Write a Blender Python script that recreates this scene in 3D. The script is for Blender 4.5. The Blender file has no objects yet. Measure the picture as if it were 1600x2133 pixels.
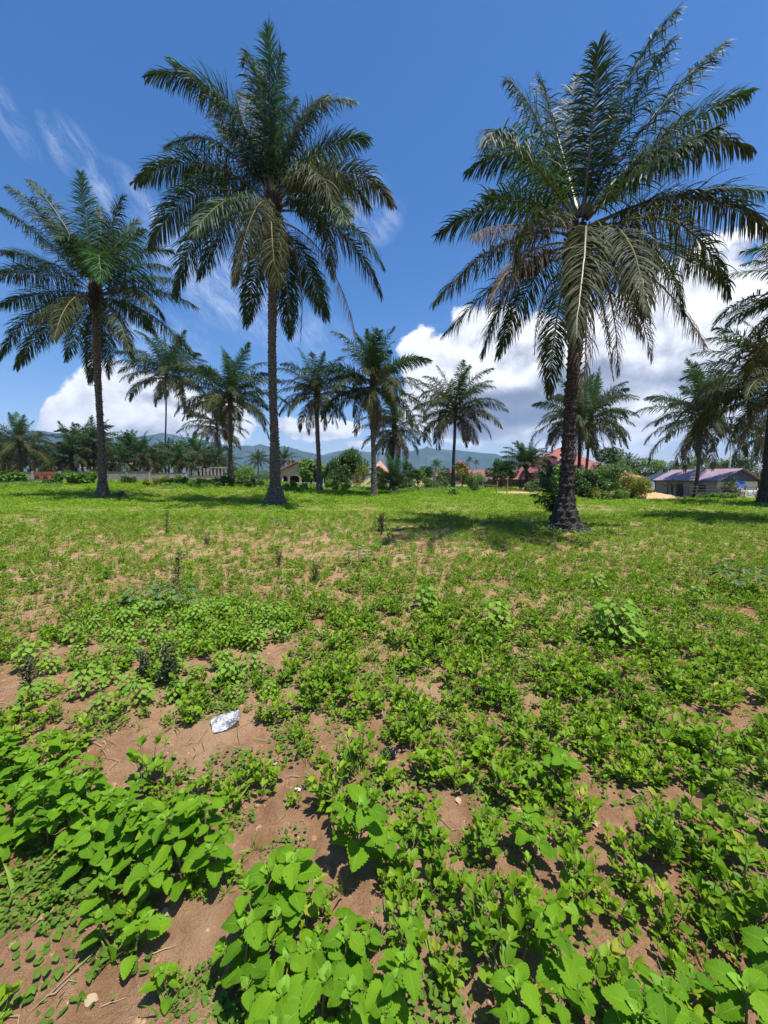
import bpy, math, random
import numpy as np
from mathutils import Vector, Matrix

SC = bpy.context.scene
COL = SC.collection
rng = np.random.default_rng(11)
random.seed(11)
pi = math.pi

# ------------------------------------------------------------------ camera
F, CX, CY, HZ = 800.0, 800.0, 1066.5, 995.0      # focal length and principal point, in photo pixels
CAM_H = 1.5
TH = math.atan((CY - HZ) / F)
FWD = np.array([0, math.cos(TH), -math.sin(TH)])
UPV = np.array([0, math.sin(TH), math.cos(TH)])
CAM = np.array([0, 0, CAM_H])

cam_d = bpy.data.cameras.new('camera')
cam = bpy.data.objects.new('camera', cam_d)
COL.objects.link(cam)
cam.location = CAM
cam.rotation_euler = (pi / 2 - TH, 0, 0)
cam_d.sensor_fit = 'HORIZONTAL'
cam_d.sensor_width = 36
cam_d.lens = F / 1600 * 36
cam_d.clip_start = 0.05
cam_d.clip_end = 20000
SC.camera = cam


def ray(px, py):
    return np.array([(px - CX) / F, 0, 0]) + (CY - py) / F * UPV + FWD


def at(px, py, Y):
    """Point seen at photo pixel (px, py) at forward distance Y."""
    r = ray(px, py)
    return CAM + r * (Y / r[1])


def project(P):
    P = np.atleast_2d(P) - CAM
    d = P @ FWD
    return CX + F * P[:, 0] / d, CY - F * (P @ UPV) / d, d


def sstep(a, b, x):
    t = np.clip((np.asarray(x, float) - a) / (b - a), 0, 1)
    return t * t * (3 - 2 * t)


def vnoise(x, y, seed=0):
    xi, yi = np.floor(x), np.floor(y)
    fx, fy = x - xi, y - yi
    fx, fy = fx * fx * (3 - 2 * fx), fy * fy * (3 - 2 * fy)

    def h(a, b):
        v = np.sin(a * 127.1 + b * 311.7 + seed * 74.7) * 43758.5453
        return v - np.floor(v)
    return (h(xi, yi) * (1 - fx) + h(xi + 1, yi) * fx) * (1 - fy) + (h(xi, yi + 1) * (1 - fx) + h(xi + 1, yi + 1) * fx) * fy


def fbm(x, y, n=4, seed=0):
    s, a = 0, .5
    for i in range(n):
        s = s + a * vnoise(x * 2 ** i, y * 2 ** i, seed + i)
        a *= .5
    return s


def T(x, y):
    """Height of the land."""
    x, y = np.asarray(x, float), np.asarray(y, float)
    q = x / np.maximum(y, 1)
    z = -1.05 * sstep(22, 44, y) * sstep(.34, .62, q)
    z = z + .95 * sstep(24, 46, y) * sstep(-.02, -.42, q) * (1 - .65 * sstep(48, 62, y))
    z = z + .10 * (fbm(x * .25, y * .25, 2, 3) - .37) * sstep(3, 9, y)
    return z


def ground(px, py, zoff=0.0):
    """Where the line of sight through a photo pixel meets the land."""
    r = ray(px, py)
    s = 1.0
    lo = 0.2
    for i in range(4000):
        s = lo * 1.01 ** i
        p = CAM + r * s
        if p[2] <= T(p[0], p[1]) + zoff:
            break
    a, b = s / 1.01, s
    for _ in range(20):
        m = (a + b) / 2
        p = CAM + r * m
        if p[2] <= T(p[0], p[1]) + zoff:
            b = m
        else:
            a = m
    p = CAM + r * b
    return np.array([p[0], p[1], float(T(p[0], p[1]))])


# ------------------------------------------------------------------ objects
def tag(o, label=None, cat=None, group=None, kind=None):
    if label: o['label'] = label
    if cat: o['category'] = cat
    if group: o['group'] = group
    if kind: o['kind'] = kind
    return o


def empty(name, loc, label=None, cat=None, group=None, rz=0.0):
    o = bpy.data.objects.new(name, None)
    COL.objects.link(o)
    o.location = [float(v) for v in loc]
    o.rotation_euler = (0, 0, rz)
    o.empty_display_size = .2
    return tag(o, label, cat, group)


def mesh_np(name, V, quads=None, tris=None, mats=(), midx=None, smooth=True, tone=None, uv=None):
    """Mesh from numpy arrays; quads first, then triangles."""
    me = bpy.data.meshes.new(name)
    V = np.ascontiguousarray(V, dtype=np.float32)
    q = np.zeros((0, 4), np.int32) if quads is None else np.asarray(quads, np.int32).reshape(-1, 4)
    t = np.zeros((0, 3), np.int32) if tris is None else np.asarray(tris, np.int32).reshape(-1, 3)
    nf = len(q) + len(t)
    loops = np.concatenate([q.ravel(), t.ravel()])
    starts = np.concatenate([np.arange(len(q)) * 4, len(q) * 4 + np.arange(len(t)) * 3]).astype(np.int32)
    me.vertices.add(len(V)); me.vertices.foreach_set('co', V.ravel())
    me.loops.add(len(loops)); me.loops.foreach_set('vertex_index', loops.astype(np.int32))
    me.polygons.add(nf); me.polygons.foreach_set('loop_start', starts)
    for m in mats: me.materials.append(m)
    if midx is not None: me.polygons.foreach_set('material_index', np.asarray(midx, np.int32))
    me.polygons.foreach_set('use_smooth', np.full(nf, smooth, dtype=bool))
    if tone is not None:
        a = me.attributes.new('tone', 'FLOAT', 'POINT'); a.data.foreach_set('value', np.asarray(tone, np.float32))
    if uv is not None:
        a = me.attributes.new('leaf_uv', 'FLOAT2', 'POINT'); a.data.foreach_set('vector', np.asarray(uv, np.float32).ravel())
    me.update(calc_edges=True)
    return me


def link(name, me, parent=None, loc=None):
    o = bpy.data.objects.new(name, me)
    COL.objects.link(o)
    if parent is not None: o.parent = parent
    if loc is not None: o.location = [float(v) for v in loc]
    return o


class MB:
    """Collects boxes, bars, tubes and polygons; build() makes ONE mesh object of them."""
    def __init__(s): s.v, s.f = [], []

    def poly(s, pts):
        n = len(s.v); s.v += [tuple(map(float, p)) for p in pts]; s.f.append(list(range(n, n + len(pts)))); return s

    def box(s, x0, x1, y0, y1, z0, z1):
        n = len(s.v)
        s.v += [(x, y, z) for z in (z0, z1) for x, y in ((x0, y0), (x1, y0), (x1, y1), (x0, y1))]
        s.f += [[n + i for i in q] for q in ((3, 2, 1, 0), (4, 5, 6, 7), (0, 1, 5, 4), (1, 2, 6, 5), (2, 3, 7, 6), (3, 0, 4, 7))]
        return s

    def prism(s, pts, d):
        """Closed slab: polygon pts extruded by vector d."""
        n, k = len(s.v), len(pts)
        s.v += [tuple(map(float, p)) for p in pts] + [tuple(float(a + b) for a, b in zip(p, d)) for p in pts]
        s.f.append(list(range(n + k - 1, n - 1, -1))); s.f.append(list(range(n + k, n + 2 * k)))
        for i in range(k):
            j = (i + 1) % k
            s.f.append([n + i, n + j, n + k + j, n + k + i])
        return s

    def tube(s, pts, rad, sides=8, cap=True):
        pts = [np.array(p, float) for p in pts]
        if not hasattr(rad, '__len__'): rad = [rad] * len(pts)
        n0 = len(s.v)
        for i, p in enumerate(pts):
            t = pts[min(i + 1, len(pts) - 1)] - pts[max(i - 1, 0)]
            t = t / (np.linalg.norm(t) + 1e-9)
            a = np.cross(t, (0, 0, 1) if abs(t[2]) < .9 else (1, 0, 0)); a /= np.linalg.norm(a)
            b = np.cross(t, a)
            for k in range(sides):
                w = 2 * pi * k / sides
                s.v.append(tuple(p + rad[i] * (math.cos(w) * a + math.sin(w) * b)))
        for i in range(len(pts) - 1):
            for k in range(sides):
                k2 = (k + 1) % sides
                s.f.append([n0 + i * sides + k, n0 + i * sides + k2, n0 + (i + 1) * sides + k2, n0 + (i + 1) * sides + k])
        if cap:
            s.f.append([n0 + k for k in range(sides)][::-1])
            s.f.append([n0 + (len(pts) - 1) * sides + k for k in range(sides)])
        return s

    def build(s, name, mat, parent=None, loc=None, smooth=False):
        me = bpy.data.meshes.new(name)
        me.from_pydata(s.v, [], s.f)
        me.materials.append(mat)
        if smooth: me.polygons.foreach_set('use_smooth', [True] * len(me.polygons))
        me.update()
        return link(name, me, parent, loc)


# ------------------------------------------------------------------ node expressions
class X:
    """A float socket with arithmetic; builds Math nodes."""
    nt = None
    def __init__(s, sock): s.s = sock
    @staticmethod
    def op(o, *a):
        n = X.nt.nodes.new('ShaderNodeMath'); n.operation = o
        for i, v in enumerate(a):
            if isinstance(v, X): X.nt.links.new(v.s, n.inputs[i])
            else: n.inputs[i].default_value = float(v)
        return X(n.outputs[0])
    def __add__(s, o): return X.op('ADD', s, o)
    __radd__ = __add__
    def __sub__(s, o): return X.op('SUBTRACT', s, o)
    def __rsub__(s, o): return X.op('SUBTRACT', o, s)
    def __mul__(s, o): return X.op('MULTIPLY', s, o)
    __rmul__ = __mul__
    def __truediv__(s, o): return X.op('DIVIDE', s, o)
    def max(s, o): return X.op('MAXIMUM', s, o)
    def min(s, o): return X.op('MINIMUM', s, o)
    def abs(s): return X.op('ABSOLUTE', s)
    def pow(s, o): return X.op('POWER', s, o)
    def clamp(s): return s.max(0).min(1)
    def ss(s, a, b):
        n = X.nt.nodes.new('ShaderNodeMapRange'); n.interpolation_type = 'SMOOTHSTEP'
        X.nt.links.new(s.s, n.inputs[0])
        for i, v in enumerate((a, b, 0, 1)): n.inputs[i + 1].default_value = v
        return X(n.outputs[0])


def comb(nt, x, y, z):
    n = nt.nodes.new('ShaderNodeCombineXYZ')
    for i, v in enumerate((x, y, z)):
        if isinstance(v, X): nt.links.new(v.s, n.inputs[i])
        else: n.inputs[i].default_value = v
    return n.outputs[0]


def noise(nt, vec, scale, detail=4, rough=.55, dist=0.0):
    n = nt.nodes.new('ShaderNodeTexNoise')
    n.inputs['Scale'].default_value = scale; n.inputs['Detail'].default_value = detail
    n.inputs['Roughness'].default_value = rough; n.inputs['Distortion'].default_value = dist
    if vec is not None: nt.links.new(vec, n.inputs['Vector'])
    return X(n.outputs[0])


def mixc(nt, fac, a, b):
    n = nt.nodes.new('ShaderNodeMix'); n.data_type = 'RGBA'
    if isinstance(fac, X): nt.links.new(fac.s, n.inputs[0])
    else: n.inputs[0].default_value = fac
    for i, v in ((6, a), (7, b)):
        if isinstance(v, (tuple, list)): n.inputs[i].default_value = (*v[:3], 1)
        else: nt.links.new(v, n.inputs[i])
    return n.outputs[2]


def new_mat(name):
    m = bpy.data.materials.new(name); m.use_nodes = True
    nt = m.node_tree; X.nt = nt
    return m, nt, nt.nodes['Principled BSDF'], nt.nodes['Material Output']


def attr(nt, name, out='Fac'):
    n = nt.nodes.new('ShaderNodeAttribute'); n.attribute_name = name
    return n.outputs[out]


def bump(nt, bs, h, strength=.5, dist=.02):
    b = nt.nodes.new('ShaderNodeBump'); b.inputs['Strength'].default_value = strength; b.inputs['Distance'].default_value = dist
    nt.links.new(h.s, b.inputs['Height']); nt.links.new(b.outputs[0], bs.inputs['Normal'])


def leaf_mat(name, ca, cb, trans=.3, rough=.45, spec=.4, tcol=None, veins=False, dry=None, bmp=0.0):
    """Leaf: colour between ca and cb by leaf and by plant, part of the light passing through."""
    m, nt, bs, out = new_mat(name)
    oi = nt.nodes.new('ShaderNodeObjectInfo')
    tone = X(attr(nt, 'tone'))
    fac = (tone * .65 + X(oi.outputs['Random']) * .35).clamp()
    col = mixc(nt, fac, ca, cb)
    geo = nt.nodes.new('ShaderNodeNewGeometry')
    n1 = noise(nt, geo.outputs['Position'], 22 if veins else 1.3, 3, .6)
    if name.split('_')[0] in ('broad', 'groundnut', 'field', 'bright'):
        col = mixc(nt, tone.ss(.90, .99) * .7, col, (.34, .33, .045))
        col = mixc(nt, noise(nt, geo.outputs['Position'], 60, 4, .7).ss(.62, .75) * .35, col, tuple(c * .55 for c in ca))
    if dry:
        col = mixc(nt, (n1.ss(.52, .75) * dry[1]), col, dry[0])
    if veins:
        sep = nt.nodes.new('ShaderNodeSeparateXYZ'); nt.links.new(attr(nt, 'leaf_uv', 'Vector'), sep.inputs[0])
        u, v = X(sep.outputs[0]).abs(), X(sep.outputs[1])
        mid = 1 - u.ss(.0, .07)
        ph = X.op('FRACT', (v - u * .28) * 7.0)
        lat = (1 - (ph - .5).abs().ss(.0, .10)) * u.ss(1.1, .1)
        ve = (mid + lat * .75).clamp()
        col = mixc(nt, ve * .42, col, tuple(min(1, c * 1.6 + .03) for c in cb))
        bump(nt, bs, (1 - ve) * .6 + noise(nt, geo.outputs['Position'], 130, 3, .6) * .6, .55, .004)
    nt.links.new(col, bs.inputs['Base Color'])
    bs.inputs['Roughness'].default_value = rough
    bs.inputs['Specular IOR Level'].default_value = spec
    tr = nt.nodes.new('ShaderNodeBsdfTranslucent')
    tc = mixc(nt, .55, col, tcol or tuple(min(1, c * 1.5) for c in cb))
    nt.links.new(tc, tr.inputs[0])
    mx = nt.nodes.new('ShaderNodeMixShader'); mx.inputs[0].default_value = trans
    nt.links.new(bs.outputs[0], mx.inputs[1]); nt.links.new(tr.outputs[0], mx.inputs[2])
    if name == 'broad_weed_leaf':          # insect holes
        hole = noise(nt, geo.outputs['Position'], 75, 2, .5).ss(.735, .745)
        tp = nt.nodes.new('ShaderNodeBsdfTransparent'); m2 = nt.nodes.new('ShaderNodeMixShader')
        nt.links.new(hole.s, m2.inputs[0]); nt.links.new(mx.outputs[0], m2.inputs[1]); nt.links.new(tp.outputs[0], m2.inputs[2]); mx = m2
    nt.links.new(mx.outputs[0], out.inputs[0])
    return m


def rough_mat(name, ca, cb, scale=3.0, rough=.85, bs_=.4, bd=.02, detail=5, lo=.35, hi=.65, metal=0.0, coord='Object', stretch=(1, 1, 1), cc=None, cscale=.5):
    """Weathered surface: two colours mottled by noise, a third as big stains, with bump."""
    m, nt, bs, out = new_mat(name)
    tc = nt.nodes.new('ShaderNodeTexCoord')
    mp = nt.nodes.new('ShaderNodeMapping'); mp.inputs['Scale'].default_value = stretch
    nt.links.new(tc.outputs[coord], mp.inputs[0])
    n1 = noise(nt, mp.outputs[0], scale, detail, .6)
    col = mixc(nt, n1.ss(lo, hi), ca, cb)
    if cc: col = mixc(nt, noise(nt, mp.outputs[0], scale * cscale, 3, .55).ss(.5, .68), col, cc)
    nt.links.new(col, bs.inputs['Base Color'])
    bs.inputs['Roughness'].default_value = rough; bs.inputs['Metallic'].default_value = metal
    bump(nt, bs, noise(nt, mp.outputs[0], scale * 4, 5, .65) + n1, bs_, bd)
    return m


def sheet_mat(name, ca, cb, period=.2, axis=0, rough=.5):
    """Corrugated roofing sheet."""
    m, nt, bs, out = new_mat(name)
    tc = nt.nodes.new('ShaderNodeTexCoord')
    sep = nt.nodes.new('ShaderNodeSeparateXYZ'); nt.links.new(tc.outputs['Object'], sep.inputs[0])
    h = X.op('SINE', X(sep.outputs[axis]) * (2 * pi / period)) * .5 + .5
    n1 = noise(nt, tc.outputs['Object'], .9, 5, .65)
    nt.links.new(mixc(nt, n1.ss(.35, .68), ca, cb), bs.inputs['Base Color'])
    bs.inputs['Roughness'].default_value = rough
    bump(nt, bs, h, .8, .04)
    return m


# materials
M = {}
M['soil'] = None
M['frond_green'] = leaf_mat('palm_leaflet_green', (.014, .038, .016), (.042, .080, .024), trans=.22, rough=.52, spec=.20, tcol=(.10, .20, .02))
M['frond_young'] = leaf_mat('palm_leaflet_young', (.022, .075, .022), (.05, .14, .03), trans=.28, rough=.52, spec=.20, tcol=(.12, .28, .02))
M['frond_old'] = leaf_mat('palm_leaflet_old', (.022, .035, .010), (.070, .076, .022), trans=.2, rough=.58, spec=.12, tcol=(.16, .18, .04))
M['frond_dead'] = leaf_mat('palm_leaflet_dead', (.075, .058, .040), (.17, .13, .085), trans=.15, rough=.7, spec=.2)
M['rachis'] = leaf_mat('palm_rachis', (.05, .055, .018), (.17, .14, .032), trans=.0, rough=.5)
M['rachis_dead'] = leaf_mat('palm_rachis_dead', (.09, .07, .05), (.17, .13, .09), trans=.0, rough=.8)
M['bark'] = rough_mat('palm_bark', (.026, .023, .020), (.135, .12, .105), 5, .92, .9, .05, lo=.3, hi=.72, stretch=(1, 1, 2.2), cc=(.24, .20, .16), cscale=2.4)
M['bark_dark'] = rough_mat('palm_bark_dark', (.012, .010, .009), (.045, .036, .031), 7, .9, .9, .05, lo=.35, hi=.75, stretch=(1, 1, 2.4), cc=(.22, .18, .155), cscale=2.8)
M['boss'] = rough_mat('palm_leaf_base', (.018, .013, .009), (.06, .045, .03), 9, .95, .8, .05)
M['wood_bark'] = rough_mat('tree_bark', (.05, .04, .032), (.13, .105, .08), 9, .9, .6, .02, stretch=(1, 1, .4))
M['mango_leaf'] = leaf_mat('mango_leaf', (.026, .066, .014), (.085, .175, .028), trans=.22, rough=.4, spec=.45)
M['bright_leaf'] = leaf_mat('bright_leaf', (.065, .15, .022), (.18, .32, .045), trans=.3, rough=.5, spec=.35)
M['grey_leaf'] = leaf_mat('grey_green_leaf', (.07, .125, .040), (.17, .26, .08), trans=.25, rough=.55, spec=.3)
M['yellow_leaf'] = leaf_mat('yellow_green_leaf', (.12, .17, .02), (.30, .30, .04), trans=.3, rough=.5, spec=.3)
M['weed_leaf'] = leaf_mat('broad_weed_leaf', (.066, .168, .008), (.175, .33, .013), trans=.30, rough=.65, spec=.10, tcol=(.22, .48, .02), veins=True)
M['weed_top'] = leaf_mat('broad_weed_young_leaf', (.14, .30, .018), (.22, .42, .03), trans=.3, rough=.5, spec=.25, tcol=(.30, .52, .02), veins=True)
M['pale_leaf'] = leaf_mat('pale_leaf', (.12, .25, .025), (.23, .39, .045), trans=.3, rough=.6, spec=.12)
M['creep_leaf'] = leaf_mat('creeping_leaf', (.06, .13, .016), (.15, .25, .030), trans=.25, rough=.6, spec=.12)
M['weed_stem'] = leaf_mat('weed_stem', (.10, .14, .035), (.18, .16, .06), trans=.0, rough=.6)
M['nut_leaf'] = leaf_mat('groundnut_leaflet', (.078, .185, .010), (.25, .39, .016), trans=.30, rough=.52, spec=.22, tcol=(.26, .48, .02))
M['nut_stem'] = leaf_mat('groundnut_stem', (.13, .17, .04), (.20, .19, .07), trans=.0, rough=.6)
M['field_leaf'] = leaf_mat('field_leaf', (.095, .215, .012), (.27, .42, .026), trans=.28, rough=.6, spec=.12, tcol=(.28, .45, .02))
M['grass_blade'] = leaf_mat('grass_blade', (.10, .20, .022), (.27, .36, .06), trans=.3, rough=.5, spec=.25, tcol=(.25, .4, .04))
M['dry_stalk'] = leaf_mat('dry_stalk', (.05, .04, .022), (.12, .10, .05), trans=.1, rough=.8)
M['straw'] = leaf_mat('straw', (.22, .16, .09), (.44, .34, .21), trans=.0, rough=.8)
M['clod'] = rough_mat('soil_clod', (.28, .165, .078), (.45, .285, .15), 30, .95, .6, .01)
# ------------------------------------------------------------------ sky, clouds and sun
SUN_EL, SUN_AZ = math.radians(73), math.radians(126)       # azimuth clockwise from +Y: right and a little behind the camera
SUN = Vector((math.cos(SUN_EL) * math.sin(SUN_AZ), math.cos(SUN_EL) * math.cos(SUN_AZ), math.sin(SUN_EL)))
SKY_STRENGTH = .105

world = bpy.data.worlds.new("World")
SC.world = world
world.use_nodes = True
wt = world.node_tree
X.nt = wt
bg = wt.nodes['Background']
sky = wt.nodes.new('ShaderNodeTexSky')
sky.sky_type = 'NISHITA'; sky.sun_disc = False
sky.sun_elevation = SUN_EL; sky.sun_rotation = SUN_AZ
sky.air_density = 1.0; sky.dust_density = 0.35; sky.ozone_density = 2.2; sky.altitude = 0
tcw = wt.nodes.new('ShaderNodeTexCoord')
sepw = wt.nodes.new('ShaderNodeSeparateXYZ'); wt.links.new(tcw.outputs['Generated'], sepw.inputs[0])
dx, dy, dz = (X(sepw.outputs[i]) for i in range(3))
az = X.op('ARCTAN2', dx, dy)
el = X.op('ARCSINE', dz)


def azel(px, py):
    r = ray(px, py); r = r / np.linalg.norm(r)
    return math.atan2(r[0], r[1]), math.asin(r[2])


def blob(px, py, rx, ry, rot=0.0, gain=1.0):
    """Soft ellipse on the sky, centre and radii given through photo pixels, as a direction."""
    a0, e0 = azel(px, py)
    ra = abs(azel(px + rx, py)[0] - azel(px - rx, py)[0]) / 2
    re = abs(azel(px, py - ry)[1] - azel(px, py + ry)[1]) / 2
    a, e = az - a0, el - e0
    if rot:
        c, s = math.cos(rot), math.sin(rot)
        a, e = a * c + e * s, e * c - a * s
    a, e = a / ra, e / re
    return (1 - (a * a + e * e)) * gain


def union(bl):
    m = bl[0]
    for b in bl[1:]: m = X.op('SMOOTH_MAX', m, b, .35)
    return m


cumulus = union([
    blob(230, 840, 100, 105, 0, 1.15), blob(330, 865, 130, 95, 0, 1.15), blob(155, 880, 75, 60), blob(430, 880, 120, 75), blob(300, 915, 230, 34, 0, .9),
    blob(660, 893, 130, 28, 0, .85), blob(745, 925, 40, 10, 0, .7),
    blob(905, 755, 90, 85), blob(1000, 715, 110, 85), blob(1110, 790, 150, 140), blob(960, 830, 150, 90),
    blob(1300, 740, 210, 190), blob(1500, 680, 170, 190), blob(1620, 600, 130, 120), blob(1180, 880, 260, 70), blob(1040, 880, 200, 60),
    blob(1360, 890, 230, 50, 0, .8), blob(1500, 890, 120, 22, 0, .8), blob(1780, 760, 240, 260), blob(-260, 860, 150, 70), blob(1240, 940, 200, 16, 0, .7),
])
vec = comb(wt, az * 1.0, el * 1.15, 3.1)
n_big = noise(wt, vec, 9, 9, .56, .25)
vec_up = comb(wt, az * 1.0 + .010, (el + .028) * 1.15, 3.1)
n_up = noise(wt, vec_up, 9, 5, .56, .25)
dens = cumulus.max(-1) * .62 + (n_big - .5) * 1.55
alpha = dens.ss(.06, .24)
thick = dens.ss(.15, .75)
lit = ((n_big - n_up) * 2.4 + .62).clamp()
under = union([blob(1060, 855, 130, 62, 0, 1.25), blob(1010, 890, 130, 34), blob(1240, 800, 190, 70, 0, .75), blob(330, 830, 50, 16, 0, .6), blob(400, 845, 60, 12, 0, .7), blob(1450, 790, 130, 50, 0, .55), blob(1180, 905, 160, 22, 0, .8), blob(1150, 720, 60, 30, 0, .35), blob(330, 905, 150, 22, 0, .45), blob(640, 905, 110, 10, 0, .4)])
n_und = noise(wt, comb(wt, az * 1.0, el * 2.2, 7.7), 6, 6, .6)
under = (under.max(0) + (n_und - .5) * 1.3 * under.ss(-.3, .3) + (n_big - .5) * .4).ss(.0, 1.0)
shade = (lit * .75 + .25) * (1 - under * .74)
cl = mixc(wt, shade.ss(.05, .95), (.17, .21, .30), (.90, .92, .96))
# thin high wisps
wv = comb(wt, az * .8 - el * .8, (el + az) * 1.7, 1.7)
wn = noise(wt, wv, 12, 9, .70, .35)
wisp = union([blob(25, 250, 90, 44, -.95), blob(115, 300, 60, 30, -1.0), blob(200, 365, 120, 52, -.75), blob(290, 430, 100, 60, -.6), blob(480, 600, 190, 110, -.4, 1.3), blob(760, 440, 90, 90), blob(330, 700, 130, 60), blob(640, 700, 110, 60, 0, .6), blob(1060, 660, 80, 40, 0, .5), blob(545, 480, 90, 60, 0, .5)])
wa = (wisp.clamp().pow(.8) * (wn.ss(.36, .80))) * .50

hs = wt.nodes.new('ShaderNodeHueSaturation')
hs.inputs['Saturation'].default_value = 1.33; hs.inputs['Value'].default_value = 1.0
wt.links.new(sky.outputs[0], hs.inputs['Color'])
tint = wt.nodes.new('ShaderNodeVectorMath'); tint.operation = 'MULTIPLY'; tint.inputs[1].default_value = (1.05, .95, 1.03)
wt.links.new(hs.outputs[0], tint.inputs[0])
K = .92 / SKY_STRENGTH
sc_cl = wt.nodes.new('ShaderNodeVectorMath'); sc_cl.operation = 'SCALE'; sc_cl.inputs[3].default_value = K
wt.links.new(cl, sc_cl.inputs[0])
c1 = mixc(wt, wa, tint.outputs[0], (K * .66, K * .74, K * .90))
c2 = mixc(wt, alpha * (1 - el.ss(.10, -.02) * .25), c1, sc_cl.outputs[0])
wt.links.new(c2, bg.inputs['Color'])
bg.inputs['Strength'].default_value = SKY_STRENGTH

sun_d = bpy.data.lights.new('sun', 'SUN')
sun_d.energy = 5.0; sun_d.angle = math.radians(.55); sun_d.color = (1, .955, .88)
sun_o = bpy.data.objects.new('sun', sun_d); COL.objects.link(sun_o)
sun_o.rotation_euler = SUN.to_track_quat('Z', 'Y').to_euler()

vs = SC.view_settings
SC.display_settings.display_device = 'sRGB'
vs.view_transform = 'Standard'; vs.look = 'None'; vs.gamma = 1.0; vs.use_curve_mapping = False
vs.exposure = 0.58
cy = SC.cycles
cy.max_bounces = 7; cy.diffuse_bounces = 3; cy.glossy_bounces = 2; cy.transmission_bounces = 4; cy.transparent_max_bounces = 4; cy.volume_bounces = 0
cy.use_denoising = True
cy.use_adaptive_sampling = True; cy.adaptive_threshold = .015
cy.sample_clamp_indirect = 6
cy.caustics_reflective = False; cy.caustics_refractive = False

# ------------------------------------------------------------------ the land: one sheet to the horizon
radii = [.45]
while radii[-1] < 6000:
    r = radii[-1]
    radii.append(r + max(.018, min(r * .018, 1e9)) * (1 if r < 60 else 2.2))
radii = np.array(radii)
ang = np.unique(np.concatenate([np.linspace(-62, 62, 520), np.linspace(62, 298, 60)[1:-1]]))
ang = np.radians(ang)
R, A = np.meshgrid(radii, ang, indexing='ij')
GX, GY = R * np.sin(A), R * np.cos(A)
GZ = T(GX, GY)
fade = 1 - sstep(5, 14, R)
relief = (fbm(GX * 5, GY * 5, 4, 5) - .47) * .065 + (np.abs(fbm(GX * 1.6, GY * 1.6, 3, 8) - .45)) * .10 + (fbm(GX * 26, GY * 26, 3, 21) - .45) * .020


def soil_relief(x, y):
    r = np.hypot(x, y)
    return ((fbm(x * 5, y * 5, 4, 5) - .47) * .065 + np.abs(fbm(x * 1.6, y * 1.6, 3, 8) - .45) * .10) * (1 - sstep(5, 14, r))


GZ = GZ + relief * fade
nr, na = R.shape
idx = np.arange(nr * na).reshape(nr, na)
q = np.stack([idx[:-1, :], idx[:-1, :].copy(), idx[1:, :], idx[1:, :]], -1)
j2 = np.roll(np.arange(na), -1)
q = np.stack([idx[:-1, :], idx[1:, :], idx[1:, j2], idx[:-1, j2]], -1).reshape(-1, 4)[:, ::-1]
V = np.stack([GX, GY, GZ], -1).reshape(-1, 3)
V = np.vstack([V, [[0, 0, 0]]])
cen = len(V) - 1
tr_ = np.stack([np.full(na, cen), idx[0, j2], idx[0, np.arange(na)]], -1)

m, nt, bs, out = new_mat('red_brown_soil')
tc = nt.nodes.new('ShaderNodeTexCoord'); P = tc.outputs['Object']
n1 = noise(nt, P, 1.1, 5, .6); n2 = noise(nt, P, 9, 6, .65); n3 = noise(nt, P, 70, 4, .7)
c = mixc(nt, n2.ss(.3, .7), (.285, .155, .080), (.43, .255, .142))
c = mixc(nt, n1.ss(.42, .66) * .7, c, (.50, .325, .195))
c = mixc(nt, n3.ss(.62, .74) * .55, c, (.60, .44, .30))
c = mixc(nt, n3.ss(.40, .28) * .6, c, (.15, .082, .040))
n4 = noise(nt, P, .55, 6, .7); n5 = noise(nt, P, 14, 4, .7)
sepg = nt.nodes.new('ShaderNodeSeparateXYZ'); nt.links.new(P, sepg.inputs[0])
far = (X(sepg.outputs[1])).ss(8, 18)
c = mixc(nt, (n4 * .6 + n5 * .5).ss(.44, .60) * far * .8, c, (.115, .20, .026))
nt.links.new(c, bs.inputs['Base Color'])
bs.inputs['Roughness'].default_value = .95; bs.inputs['Specular IOR Level'].default_value = .15
bump(nt, bs, n2 * .8 + n3 * .5 + noise(nt, P, 260, 3, .7) * .3, 1.0, .04)
M['soil'] = m
gme = mesh_np('ground', V, q, tr_, [m])
tag(link('ground', gme), kind='structure')

# ------------------------------------------------------------------ hills on the horizon
sky_px = [(-500, 915), (-200, 905), (100, 905), (260, 922), (300, 913), (345, 906), (395, 916), (440, 924), (480, 932), (530, 933), (545, 929), (560, 934), (575, 936), (590, 934), (603, 935), (630, 942), (660, 949), (673, 951), (690, 946), (720, 941), (770, 945), (815, 946), (862, 941), (880, 937), (886, 935), (889, 932), (893, 936), (903, 939), (960, 941), (1000, 946), (1030, 949), (1050, 954), (1100, 965), (1180, 978), (1300, 985), (1500, 988), (1900, 986), (2300, 980)]
sa = np.array([azel(a, 995)[0] for a, b in sky_px]); sh = np.array([math.tan(azel(a, b)[1]) / 1.0 for a, b in sky_px])
na, nr = 900, 90
aa = np.linspace(math.radians(-66), math.radians(63), na)
rr = np.linspace(3000, 5600, nr)
A, R = np.meshgrid(aa, rr, indexing='ij')
prof = np.interp(A, sa, sh)
rp = 4500 + 500 * (fbm(A * 4, A * 0 + 3, 3, 2) - .45)
tt = (R - 3000) / (rp - 3000)
ridge = np.where(tt < 1, np.clip(tt, 0, 1) ** 1.25, np.clip(1 - (R - rp) / 1300, 0, 1) ** 1.3)
gul = fbm(A * 42 + R * .0007, R * .0013, 5, 31) - .47
X_, Y_ = R * np.sin(A), R * np.cos(A)
spur = np.abs(fbm(X_ * .0022, Y_ * .0022, 4, 77) - .47)
Z = 1.10 * prof * rp * ridge * (1 - .55 * spur * np.clip(1.25 - tt, .12, 1)) + gul * 70 * np.clip(ridge, 0, 1) * np.clip(prof * 20, 0, 1) * np.clip(1.15 - tt, .05, 1)
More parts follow.
